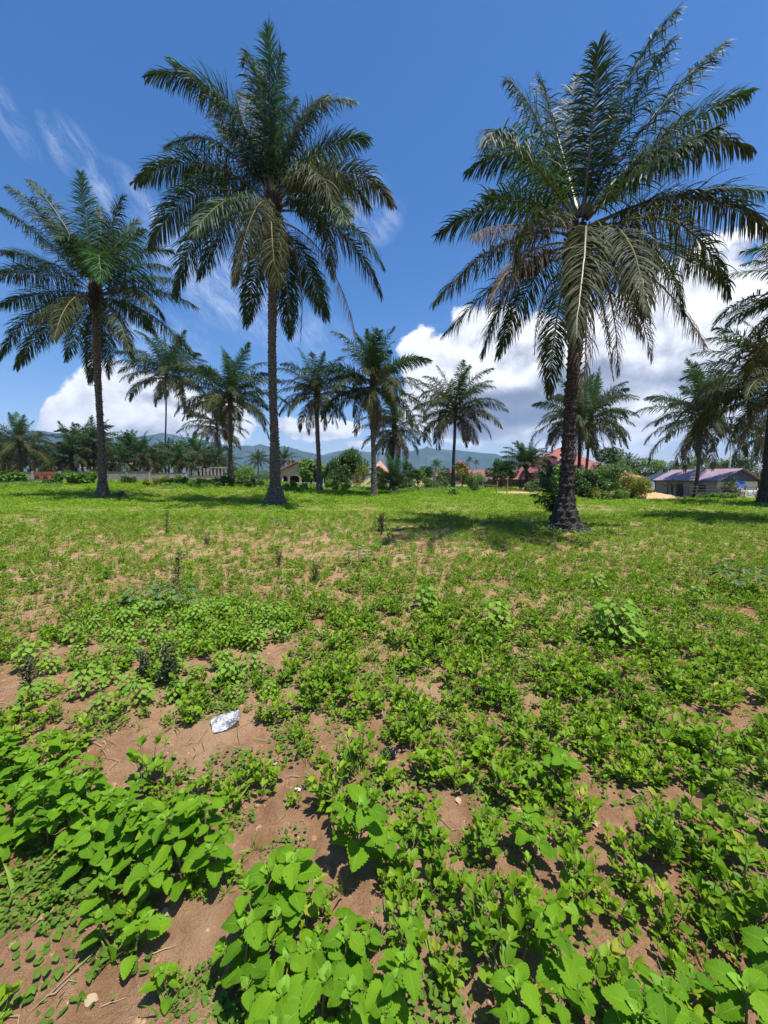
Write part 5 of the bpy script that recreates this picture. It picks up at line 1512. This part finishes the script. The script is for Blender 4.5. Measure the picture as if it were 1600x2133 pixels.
def make_clump(seed, n, R, h, sz, mat='field_leaf'):
    """Cover of small low weeds: separate leaves and shoots, no ball."""
    rg = np.random.default_rng(seed)
    k = rg.integers(7, 12); c = rg.uniform(-R, R, (k, 2)) * .85; hh = rg.uniform(.35, 1, k) * h
    i = rg.integers(0, k, n)
    a = rg.uniform(0, 2 * pi, n); rad_ = np.abs(rg.normal(0, R * .17, n)); z = hh[i] * rg.random(n) ** .7
    P = np.stack([c[i, 0] + np.cos(a) * rad_, c[i, 1] + np.sin(a) * rad_, z], -1)
    d = np.stack([np.cos(a), np.sin(a), rg.uniform(-.3, 1.1, n)], -1); d /= np.linalg.norm(d, axis=1)[:, None]
    sd = np.cross(d, np.array([0, 0, 1.0]) + rg.normal(0, .5, (n, 3))); sd /= np.linalg.norm(sd, axis=1)[:, None]
    L = (sz * rg.uniform(.6, 1.35, n))[:, None]; W = L * rg.uniform(.28, .62, n)[:, None]
    V = np.stack([P, P + d * L * .5 - sd * W * .5, P + d * L, P + d * L * .5 + sd * W * .5], 1).reshape(-1, 3)
    return mesh_np('foliage', V, np.arange(n * 4).reshape(n, 4), None, [M[mat]], None, False, np.repeat(np.clip(rg.normal(.45, .3, n), 0, 1), 4))


# ---- bare soil and cover, drawn up from the photo and laid out on the land
BARE = [(150, 1440, 190, 50, .8), (330, 1560, 170, 50, .9), (480, 1535, 115, 50, .9), (90, 2060, 190, 110, 1.2), (390, 1930, 80, 75, 1), (600, 1660, 80, 60, .4), (250, 1195, 260, 40, .34), (560, 1175, 240, 70, .34), (800, 1180, 170, 60, .25),
        (430, 1150, 330, 45, .28), (60, 1250, 120, 40, .25), (1130, 1820, 50, 50, .5), (1490, 1730, 120, 36, .25), (1300, 1660, 90, 40, .6), (1500, 1215, 160, 60, .2), (560, 1370, 60, 30, .8), (440, 1380, 70, 35, .7), (700, 1540, 80, 40, .6), (1170, 1540, 60, 30, .6),
        (1060, 1240, 120, 40, .4), (1480, 1480, 140, 30, .5), (900, 1130, 90, 30, .4), (960, 1700, 50, 50, .4), (130, 1350, 90, 30, .5), (1540, 1860, 80, 40, .15), (60, 1080, 70, 14, .5), (1150, 1350, 60, 30, .4), (860, 1420, 70, 30, .5)]


def bare(x, y, z=None):
    """0 = full cover, 1 = bare, at world points."""
    z = T(x, y) + .05 if z is None else z
    px, py, d = project(np.stack([x, y, np.broadcast_to(z, np.shape(x))], -1))
    v = np.zeros(len(px))
    for cx_, cy_, rx, ry, s in BARE:
        e = ((px - cx_) / rx) ** 2 + ((py - cy_) / ry) ** 2
        v = np.maximum(v, s * sstep(1.35, .45, e))
    n = .35 * fbm(np.asarray(x) * 1.3, np.asarray(y) * 1.3, 4, 41) + .65 * fbm(np.asarray(x) * 4.3, np.asarray(y) * 4.3, 3, 43)
    return np.clip(v + (n - .47) * 1.1 * np.where(v > .05, 1, .35), 0, 1), px, py


def patch(x, y):
    """Thin places in the crop, 0 to 1."""
    return sstep(.42, .58, fbm(x * 2.3 + 3, y * 2.3, 3, 52)) * .75 + .16


def sample(n, d0, d1, side=1.08, pad=.35):
    k = 1.42 if side < 1.25 else 1.0
    n, side, pad = int(n * k), side * k, pad + (.6 if k > 1 else 0)
    d = np.sqrt(rng.uniform(d0 ** 2, d1 ** 2, n)); x = rng.uniform(-1, 1, n) * (side * d + pad)
    return x, d


def in_poly(px, py, poly):
    r = np.zeros(len(px), bool); j = len(poly) - 1
    for i in range(len(poly)):
        xi, yi = poly[i]; xj, yj = poly[j]
        c = ((yi > py) != (yj > py)) & (px < (xj - xi) * (py - yi) / (yj - yi + 1e-9) + xi)
        r ^= c; j = i
    return r


def thin(x, y, dmin):
    keep = []; grid = {}
    for i, (a, b) in enumerate(zip(x, y)):
        g = (int(a // dmin), int(b // dmin)); ok = True
        for u in (-1, 0, 1):
            for v in (-1, 0, 1):
                for k in grid.get((g[0] + u, g[1] + v), ()):
                    if (x[k] - a) ** 2 + (y[k] - b) ** 2 < dmin ** 2: ok = False
        if ok: grid.setdefault(g, []).append(i); keep.append(i)
    return np.array(keep, int)


def scatter(name, label, cat, meshes, x, y, sc, tilt=.15, sink=0.0, pick=None, zs=None):
    """Countless small growth: one object whose points carry copies of a few meshes."""
    coll = bpy.data.collections.new(name + '_stock')
    for i, me in enumerate(meshes):
        coll.objects.link(bpy.data.objects.new('%s_%02d' % (name, i), me))
    n = len(x); z = T(x, y) + soil_relief(x, y) - sink if zs is None else zs
    pm = bpy.data.meshes.new(name); pm.vertices.add(n)
    pm.vertices.foreach_set('co', np.stack([x, y, z], -1).astype(np.float32).ravel())
    a = pm.attributes.new('rot', 'FLOAT_VECTOR', 'POINT'); a.data.foreach_set('vector', np.stack([rng.normal(0, tilt, n), rng.normal(0, tilt, n), rng.uniform(0, 6.283, n)], -1).astype(np.float32).ravel())
    a = pm.attributes.new('scl', 'FLOAT', 'POINT'); a.data.foreach_set('value', np.asarray(sc, np.float32))
    a = pm.attributes.new('pick', 'INT', 'POINT'); a.data.foreach_set('value', (rng.integers(0, len(meshes), n) if pick is None else pick).astype(np.int32))
    o = link(name, pm)
    ng = bpy.data.node_groups.new(name, 'GeometryNodeTree')
    ng.interface.new_socket('Geometry', in_out='INPUT', socket_type='NodeSocketGeometry'); ng.interface.new_socket('Geometry', in_out='OUTPUT', socket_type='NodeSocketGeometry')
    gi, go = ng.nodes.new('NodeGroupInput'), ng.nodes.new('NodeGroupOutput')
    ip = ng.nodes.new('GeometryNodeInstanceOnPoints'); ci = ng.nodes.new('GeometryNodeCollectionInfo')
    ci.inputs['Collection'].default_value = coll; ci.inputs['Separate Children'].default_value = True; ci.inputs['Reset Children'].default_value = True
    ip.inputs['Pick Instance'].default_value = True

    def na(nm, ty):
        k = ng.nodes.new('GeometryNodeInputNamedAttribute'); k.data_type = ty; k.inputs[0].default_value = nm; return k.outputs[0]
    L = ng.links.new
    L(gi.outputs[0], ip.inputs['Points']); L(ci.outputs[0], ip.inputs['Instance'])
    L(na('pick', 'INT'), ip.inputs['Instance Index']); L(na('rot', 'FLOAT_VECTOR'), ip.inputs['Rotation']); L(na('scl', 'FLOAT'), ip.inputs['Scale'])
    L(ip.outputs[0], go.inputs[0])
    md = o.modifiers.new('scatter', 'NODES'); md.node_group = ng
    return tag(o, label, cat, None, 'stuff')


# ---- broad leaved weeds in the foreground, one by one
POLY = {
    'left': ([(-400, 1510), (0, 1500), (130, 1560), (260, 1655), (385, 1655), (465, 1700), (455, 1740), (370, 1760), (300, 1765), (190, 1730), (0, 1690), (-400, 1720)], .080, (.20, .32)),
    'midl': ([(235, 1810), (320, 1830), (290, 1920), (215, 1950), (215, 1870)], .072, (.10, .17)),
    'midb': ([(285, 1990), (360, 1985), (370, 2070), (300, 2080)], .12, (.10, .14)),
    'centre': ([(520, 1810), (600, 1800), (640, 1850), (780, 1860), (830, 1950), (840, 2010), (760, 2090), (700, 2120), (560, 2200), (640, 2330), (480, 2330), (500, 2080), (500, 1930)], .086, (.14, .27)),
    'right': ([(1050, 2020), (1150, 1975), (1230, 1940), (1320, 2015), (1420, 2060), (1600, 2090), (1900, 2100), (1900, 2380), (1000, 2380), (1060, 2200)], .100, (.18, .30)),
    'edge': ([(1540, 1880), (1900, 1860), (1900, 2010), (1590, 2000)], .14, (.16, .28)),
}
LB = {'left': ('broad leaved weed in the dense clump at the lower left of the field', 'broad leaved weeds in the dense lower left clump'),
      'midb': ('small broad leaved weed on bare soil left of the bottom centre clump', 'small broad leaved weeds left of the bottom centre clump'),
      'midl': ('small broad leaved weed alone at the edge of the bare lower left soil', 'small broad leaved weeds by the bare lower left soil'),
      'centre': ('broad leaved weed in the clump at the bottom centre of the photo', 'broad leaved weeds in the bottom centre clump'),
      'right': ('broad leaved weed with big leaves in the bottom right clump', 'broad leaved weeds in the bottom right clump'),
      'edge': ('broad leaved weed at the right edge above the bottom right clump', 'broad leaved weeds at the right edge')}
BRO = [make_broad(300 + i, h) for i, h in enumerate((.16, .18, .20, .22, .24, .26, .27, .29, .31, .34))]
bh = np.array([.16, .18, .20, .22, .24, .26, .27, .29, .31, .34])
WX, WY = [], []


def put_plant(name, mesh_pair, x, y, sc, label, cat, group, tilt=.1):
    r = empty(name, (x, y, float(T(x, y) + soil_relief(np.array([x]), np.array([y]))[0]) - .004), label, cat, group)
    r.rotation_euler = (rng.normal(0, tilt), rng.normal(0, tilt), rng.uniform(0, 6.28)); r.scale = (sc, sc, sc)
    link('foliage', mesh_pair[0], r); link('stem', mesh_pair[1], r)
    return r


for key, (poly, dmin, (h0, h1)) in POLY.items():
    x, y = sample(9000, .55, 2.6, 1.3, .4)
    px, py, _ = project(np.stack([x, y, T(x, y) + (h0 + h1) / 2 * .85], -1))
    m_ = in_poly(px, py, poly); x, y = x[m_], y[m_]
    k = thin(x, y, dmin); x, y = x[k], y[k]
    for a, b in zip(x, y):
        h = rng.uniform(h0, h1); i = int(np.argmin(np.abs(bh - h) + rng.uniform(0, .05, len(bh))))
        put_plant('broad_leaf_weed', BRO[i], a, b, h / bh[i] * rng.uniform(.74, .90), LB[key][0], 'weed', LB[key][1])
        WX.append(a); WY.append(b)
for (px_, py_, h, lab) in ((1140, 1640, .2, 'single broad leaved weed among groundnuts right of centre'), (1112, 1790, .2, 'broad leaved weed between groundnut plants left of the long bare strip'), (735, 1800, .30, 'largest broad leaved weed standing alone above the bottom centre clump'), (1100, 1660, .16, 'small broad leaved weed beside dry stubble right of centre')):
    g_ = ground(px_, py_, 0.0); i = int(np.argmin(np.abs(bh - h)))
    put_plant('broad_leaf_weed', BRO[i], g_[0], g_[1], h / bh[i] * (1.0 if h > .29 else .8), lab, 'weed', None); WX.append(g_[0]); WY.append(g_[1])
WX, WY = np.array(WX), np.array(WY)

# ---- groundnut plants: the nearest 300 one by one, the rest of the crop as one mass
NUT = [make_nut(500 + i, h) for i, h in enumerate((.10, .12, .13, .15, .16, .17, .18, .19, .20, .15))]
NUT_LO = [make_nut(540 + i, h, True) for i, h in enumerate((.10, .13, .15, .17, .19, .14))]
x, y = sample(5200, .8, 5.6)
k = thin(x, y, .104); x, y = x[k], y[k]
bv, px, py = bare(x, y)
keep = rng.random(len(x)) > bv * 1.2 + patch(x, y) * np.interp(x / y, [-.2, .4], [.75, .45])
dmin_w = np.min(np.hypot(x[:, None] - WX[None], y[:, None] - WY[None]), 1)
keep &= dmin_w > .085
keep &= ~((px < 560) & (py > 1840) & (px > -50))
x, y, px = x[keep], y[keep], px[keep]
o_ = np.argsort(np.hypot(x, y) + np.where(np.abs(px - 800) > 830, 50, 0)); x, y, px = x[o_], y[o_], px[o_]
lab_n = 'low groundnut plant with oval leaflets growing in the brown soil of the foreground'
for a, b in zip(x[:300], y[:300]):
    put_plant('groundnut_plant', NUT[rng.integers(0, len(NUT))], a, b, rng.uniform(.55, .98), lab_n, 'groundnut plant', 'groundnut plants in the foreground', .14)


def joined(pair, name='plant'):
    """Foliage and stems of a small plant as one mesh."""
    f_, s_ = pair
    me = f_.copy(); nv = len(me.vertices)
    def rd(m_, att):
        at_ = m_.attributes.get(att)
        if at_ is None: return np.zeros(len(m_.vertices), np.float32)
        v = np.zeros(len(m_.vertices), np.float32); at_.data.foreach_get('value', v); return v
    def co(m_):
        v = np.zeros(len(m_.vertices) * 3, np.float32); m_.vertices.foreach_get('co', v); return v.reshape(-1, 3)
    def quads(m_): return np.array([list(p.vertices) for p in m_.polygons if len(p.vertices) == 4], np.int32).reshape(-1, 4)
    mi = np.array([p.material_index for p in f_.polygons]); nm = len(f_.materials)
    qs = quads(s_)
    return mesh_np(name, np.vstack([co(f_), co(s_)]), np.vstack([quads(f_), qs + nv]), None, list(f_.materials) + list(s_.materials), np.concatenate([mi, np.full(len(qs), nm)]), True, np.concatenate([rd(f_, 'tone'), rd(s_, 'tone')]))


x2, y2 = sample(9000, 5.4, 15)
k = thin(x2, y2, .132); x2, y2 = x2[k], y2[k]
bv2, _, _ = bare(x2, y2); kp = (rng.random(len(x2)) > bv2 * 1.0 + patch(x2, y2) * .45) & (rng.random(len(x2)) < np.interp(y2, [6, 14], [.85, .5])); x2, y2 = x2[kp], y2[kp]
x3, y3 = sample(4200, .8, 7.0); bv3, _, _ = bare(x3, y3); kp = rng.random(len(x3)) > bv3 * 1.05 + .12; x3, y3 = x3[kp], y3[kp]   # seedlings between the plants
X2, Y2 = np.concatenate([x[300:], x2, x3]), np.concatenate([y[300:], y2, y3])
S2 = np.concatenate([rng.uniform(.42, .85, len(X2) - len(x3)), rng.uniform(.20, .48, len(x3))])
scatter('groundnut_crop', 'low green groundnut crop covering the middle of the field', 'groundnut crop', [joined(p_) for p_ in NUT_LO], X2, Y2, S2)

# ---- weeds and grass over the field
CL = [make_clump(700 + i, 110, .26, .15, .055) for i in range(5)]
CF = [make_clump(720 + i, 110, .5, .14, .075) for i in range(5)]
x, y = sample(9200, 2.0, 17); bv, _, _ = bare(x, y)
kp = rng.random(len(x)) > bv * .85 + .35 * sstep(6, 2, y) + .30 * patch(x * .9 + 9, y * .9) - .2 * sstep(-.05, .3, x / y); x, y = x[kp], y[kp]
scatter('field_weeds', 'small low weeds covering the field between the plants', 'weeds', CL, x, y, rng.uniform(.22, .62, len(x)) * np.interp(y, [2, 6], [.6, 1]), sink=.01)
x, y = sample(17000, 13, 56, 1.08, 1)
q_ = x / y; back = np.where(q_ > .34, 42, 60); bv, px, py = bare(x, y)
kp = (y < back) & (rng.random(len(x)) > bv * 1.1 - .05 + .6 * sstep(18, 13, y) + .25 * patch(x * .4, y * .4))
for (ex, ey, rx, ry) in ((1290, 1037, 95, 7), (1085, 1026, 55, 5), (1380, 1034, 50, 9)): kp &= ((px - ex) / rx) ** 2 + ((py - ey) / ry) ** 2 > 1
x, y = x[kp], y[kp]
scatter('ground_cover', 'bright green low ground cover of the far half of the field under the palms', 'ground cover', CF, x, y, rng.uniform(.6, 1.25, len(x)) * np.interp(y, [13, 25, 60], [.75, 1, 1.35]), sink=.02)
# taller growth along the far edge of the field
x, y = sample(2600, 35, 52, 1.05, 1); q_ = x / y
kp = (q_ < .25) & (fbm(x * .3, y * .3, 3, 9) > .45); x, y = x[kp], y[kp]
EDG = [make_clump(740 + i, 160, .7, .5, .14, 'bright_leaf') for i in range(4)]
scatter('edge_weeds', 'taller leafy weeds along the far edge of the field', 'weeds', EDG, x, y, rng.uniform(.5, 1.05, len(x)), sink=.03)
# grass
TF = [make_tuft(760 + i, 12, .12) for i in range(4)] + [make_tuft(770, 8, .2, .02)]
x, y = sample(8200, .7, 16); bv, px, py = bare(x, y); kp = rng.random(len(x)) > bv * .95 + .35 * (y < 3); x, y = x[kp], y[kp]
scatter('grass', 'thin grass tufts among the plants', 'grass', TF, x, y, rng.uniform(.3, .85, len(x)), .25)
# creeping weeds low on the soil
CR = [make_creeper(780 + i) for i in range(4)]
x, y = sample(2600, .7, 3.6, 1.2); bv, px, py = bare(x, y)
kp = (rng.random(len(x)) > bv * 1.1 + .88) | ((((px - 90) / 170) ** 2 + ((py - 1850) / 50) ** 2 < 1) & (rng.random(len(x)) < .6)) | ((((px - 440) / 70) ** 2 + ((py - 2060) / 90) ** 2 < 1) & (rng.random(len(x)) < .5)); x, y = x[kp], y[kp]
scatter('creeping_weeds', 'small round leaved weeds creeping over the soil', 'weeds', CR, x, y, rng.uniform(.6, 1.15, len(x)), .05)

# ---- litter of the soil: clods, straw, dead leaves
CLOD = []
for i in range(4):
    th, ph = np.meshgrid(np.linspace(0, 2 * pi, 9)[:-1], np.linspace(.15, pi - .15, 6), indexing='ij')
    r = 1 + .55 * (fbm(np.cos(th) * np.sin(ph) * 1.7 + i * 7 + 5, np.sin(th) * np.sin(ph) * 1.7 + np.cos(ph) + 5, 3, i) - .45)
    V = np.stack([r * np.sin(ph) * np.cos(th), r * np.sin(ph) * np.sin(th), .75 * r * np.cos(ph)], -1).reshape(-1, 3) * .01
    ix = np.arange(48).reshape(8, 6); j2 = (np.arange(8) + 1) % 8
    Q = np.stack([ix[:, :-1], ix[:, 1:], ix[j2][:, 1:], ix[j2][:, :-1]], -1).reshape(-1, 4)
    CLOD.append(mesh_np('clod', V, Q, None, [M['clod']], None, True))
x, y = sample(20000, .7, 6.5, 1.15)
scatter('soil_clods', 'small clods of crumbly soil', 'soil clods', CLOD, x, y, np.clip(rng.lognormal(-.85, .65, len(x)), .14, 2.6), .6, .002)
STRAW = []
for i in range(7):
    rg = np.random.default_rng(800 + i); pl = Plant(rg); l = rg.uniform(.05, .22)
    a = rg.normal(0, .15, 4)
    pl.st.tube([(-l / 2, 0, .004), (-l / 6, a[0] * l, .008), (l / 6, a[1] * l, .006), (l / 2, a[2] * l, .004)], [.0014, .0017, .0015, .0008], 4)
    STRAW.append(pl.stems('straw'))
x, y = sample(3600, .7, 6.5, 1.15); bv, px, py = bare(x, y); kp = rng.random(len(x)) < .25 + bv * .75; x, y = x[kp], y[kp]
scatter('straw', 'dry pale straws lying on the soil', 'straw', STRAW, x, y, rng.uniform(.5, 1.3, len(x)), .05, -.002)
DL = []
for i in range(4):
    pl = Plant(np.random.default_rng(820 + i)); pl.leaf(B_HEART, (0, 0, .004), (1, 0, .1), .045, .2, 0, None, .12); DL.append(pl.foliage(['straw']))
x, y = sample(420, .7, 6.0, 1.15)
scatter('dead_leaves', 'curled dead leaves lying on the soil', 'dead leaves', DL, x, y, rng.uniform(.3, .8, len(x)), .35, -.004)

# ---- single plants one can tell apart in the middle of the field
HE = [make_heart(840, .42, .28, 120, .06), make_heart(841, .34, .20, 46, .07), make_heart(842, .28, .18, 34, .065)]
for (px_, py_, i, s, lab) in ((1280, 1345, 0, 1.0, 'large pale heart leaved bushy plant right of the field centre'), (1030, 1318, 1, 1.0, 'heart leaved plant beside a white stone at the middle of the field'), (886, 1272, 2, 1.1, 'small heart leaved plant left of the larger ones in mid field'), (1240, 1235, 2, .9, 'pale heart leaved plant far out in the right half of the field'), (1450, 1250, 2, .8, 'light heart leaved seedling left of the right cassava plant')):
    g_ = ground(px_, py_); put_plant('heart_leaf_plant', HE[i], g_[0], g_[1], s, lab, 'plant', 'heart leaved plants in mid field', .05)
gx, gy = [], []
for _ in range(900):
    px_, py_ = rng.uniform(150, 640), rng.uniform(1255, 1375)
    if ((px_ - 400) / 240) ** 2 + ((py_ - 1310) / 55) ** 2 < 1 or ((px_ - 230) / 160) ** 2 + ((py_ - 1345) / 35) ** 2 < 1:
        g_ = ground(px_, py_); gx.append(g_[0]); gy.append(g_[1])
for _ in range(120):
    px_, py_ = rng.uniform(60, 560), rng.uniform(1395, 1480); g_ = ground(px_, py_); gx.append(g_[0]); gy.append(g_[1])
gx, gy = np.array(gx), np.array(gy); k = thin(gx, gy, .19); gx, gy = gx[k], gy[k]
for a, b in zip(gx, gy):
    put_plant('heart_leaf_plant', HE[1 + rng.integers(0, 2)], a, b, rng.uniform(.36, .66), 'heart leaved plant in the leafy band left of the field centre', 'plant', 'heart leaved plants in the left leafy band', .1)
STK = [make_stalk(860, .62), make_stalk(861, .5), make_stalk(862, .38, 1.5)]
for (px_, py_, i, s, lab) in ((368, 1245, 0, .95, 'tall dark dry stalk weed in the bare left half of the field'), (655, 1215, 1, .85, 'dark feathery stalk weed near the field centre'), (347, 1116, 0, 1.1, 'distant dark stalk weed left of the grey ringed trunk shadow'), (300, 1425, 2, .7, 'brown withered weed in the left foreground, left one of a pair'), (350, 1432, 2, .9, 'brown leafy withered weed in the left foreground, right one of a pair'), (432, 1140, 1, .9, 'thin dark stalk on the bare strip beyond the leafy band'), (582, 1185, 1, .9, 'thin bare stalk just left of the dark feathery weed'), (795, 1114, 2, 1.6, 'dark low weed tuft straight ahead in mid field'), (60, 1440, 2, .6, 'withered weed at the left edge of the bare soil')):
    g_ = ground(px_, py_); put_plant('stalk_weed', STK[i], g_[0], g_[1], s, lab, 'weed', 'dry stalk weeds in the field', .06)
CAS = [make_cassava(880, .34), make_cassava(881, .4)]
for (px_, py_, i, s, lab) in ((748, 1178, 0, 1.1, 'small blue green cassava plant straight ahead in mid field'), (1535, 1240, 1, 1.1, 'cassava plant on bare soil near the right edge'), (300, 1268, 0, .9, 'low cassava plant in the left leafy band'), (372, 1280, 1, .9, 'cassava plant at the foot of the tall dark stalk'), (575, 1100, 0, 1.0, 'blue green cassava plant before the grey ringed trunk')):
    g_ = ground(px_, py_); put_plant('cassava_plant', CAS[i], g_[0], g_[1], s, lab, 'plant', 'cassava plants in the field', .06)
# weeds and mounds around the palm feet
for (px_, py_, n, r) in ((1185, 1112, 26, .75), (573, 1058, 16, .9), (214, 1044, 14, 1.0)):
    g_ = ground(px_, py_); a = rng.uniform(0, 6.3, n); rr_ = r * rng.uniform(.75, 1.15, n)
    o = scatter('foot_weeds', 'weeds growing round the foot of a palm', 'weeds', [make_clump(890, 60, .16, .25, .07, 'grey_leaf'), make_clump(891, 50, .16, .2, .06), make_tuft(892, 14, .25)], g_[0] + np.cos(a) * rr_, g_[1] + np.sin(a) * rr_, rng.uniform(.6, 1.1, n))
g_ = ground(1185, 1108)
uu, vv_ = np.meshgrid(np.linspace(0, 1, 16), np.linspace(0, 2 * pi, 40, endpoint=False), indexing='ij')
rad_ = uu * (.62 + .22 * np.cos(vv_ + .2) + .25 * (vnoise(np.cos(vv_) * 2 + 4, np.sin(vv_) * 2 + 4, 5) - .5))
zz = .16 * (1 - uu ** 1.4) + .05 * (fbm(rad_ * np.cos(vv_) * 6 + 9, rad_ * np.sin(vv_) * 6 + 9, 3, 6) - .5) * (1 - uu) - .01
ix = np.arange(16 * 40).reshape(16, 40); j2 = (np.arange(40) + 1) % 40
Q = np.stack([ix[:-1], ix[1:], ix[1:][:, j2], ix[:-1][:, j2]], -1).reshape(-1, 4)
o = link('soil_mound', mesh_np('soil_mound', np.stack([rad_ * np.cos(vv_), rad_ * np.sin(vv_), zz], -1).reshape(-1, 3), Q, None, [M['clod']]), None, g_); tag(o, kind='structure')

# ---- rubbish
def crumple(name, px_, py_, w, h, mat, label, cat, seed, amp=.02, rz=0.0, lift=.012):
    rg = np.random.default_rng(seed); n = 34
    u, v = np.meshgrid(np.linspace(-1, 1, n), np.linspace(-1, 1, n), indexing='ij')
    e = 1 + .16 * (fbm(np.arctan2(v, u) * 1.3 + 5, u * 0 + seed, 3, seed) - .45)
    z = amp * (np.abs(fbm(u * 2.2 + 7, v * 2.2 + seed, 4, seed) - .47) * 3.2 + .8 * fbm(u * 7 + 3, v * 7 + 2, 3, seed + 3)) * (1.15 - .5 * np.maximum(np.abs(u), np.abs(v)))
    ix = np.arange(n * n).reshape(n, n); Q = np.stack([ix[:-1, :-1], ix[1:, :-1], ix[1:, 1:], ix[:-1, 1:]], -1).reshape(-1, 4)
    g_ = ground(px_, py_)
    o = link(name, mesh_np(name, np.stack([u * w / 2 * e, v * h / 2 * e * (1 - .22 * u) * (1 - .35 * u ** 2), z + .004], -1).reshape(-1, 3), Q, None, [mat]), None, (g_[0], g_[1], g_[2] + float(soil_relief(np.array([g_[0]]), np.array([g_[1]]))[0]) + lift))
    o.rotation_euler = (rg.normal(0, .08), rg.normal(0, .08), rz)
    md = o.modifiers.new('thick', 'SOLIDIFY'); md.thickness = .0012
    return tag(o, label, cat)


m, nt, bs, out = new_mat('clear_plastic')
tc = nt.nodes.new('ShaderNodeTexCoord')
n1 = noise(nt, tc.outputs['Object'], 16, 5, .6)
nt.links.new(mixc(nt, n1.ss(.45, .62), (.46, .46, .49), (.17, .17, .20)), bs.inputs['Base Color']); bs.inputs['Roughness'].default_value = .18
tp = nt.nodes.new('ShaderNodeBsdfTransparent'); mx = nt.nodes.new('ShaderNodeMixShader')
nt.links.new((n1.ss(.42, .62) * .4 + .08).s, mx.inputs[0]); nt.links.new(bs.outputs[0], mx.inputs[1]); nt.links.new(tp.outputs[0], mx.inputs[2]); nt.links.new(mx.outputs[0], out.inputs[0])
M['plastic'] = m
m, nt, bs, out = new_mat('black_plastic'); bs.inputs['Base Color'].default_value = (.008, .008, .012, 1); bs.inputs['Roughness'].default_value = .22; M['black_plastic'] = m
crumple('plastic_sachet', 472, 1518, .16, .13, M['plastic'], 'crumpled clear plastic sachet lying on bare soil', 'plastic sachet', 3, .022, .55, .02)
crumple('plastic_scrap', 812, 1592, .085, .07, M['black_plastic'], 'crumpled black plastic scrap between groundnut plants', 'plastic scrap', 5, .035, .4)
crumple('paper_scrap', 621, 1658, .012, .03, M['white_wall'], 'tiny white scrap on the soil below the sachet', 'scrap', 7, .006, 1.2, .004)
for (px_, py_, s, lab) in ((1022, 1316, .035, 'white pebble at the foot of a heart leaved plant'), (1075, 1690, .03, 'pale stone among groundnut plants right of centre'), (1085, 1708, .04, 'grey brown stone next to the pale one')):
    g_ = ground(px_, py_); me = CLOD[0].copy(); me.materials.clear(); me.materials.append(M['white_wall'] if s > .034 and s < .036 else M['clod'])
    o = link('stone', me, None, (g_[0], g_[1], g_[2] + s * .3)); o.scale = (s * 100, s * 80, s * 70); tag(o, lab, 'stone')
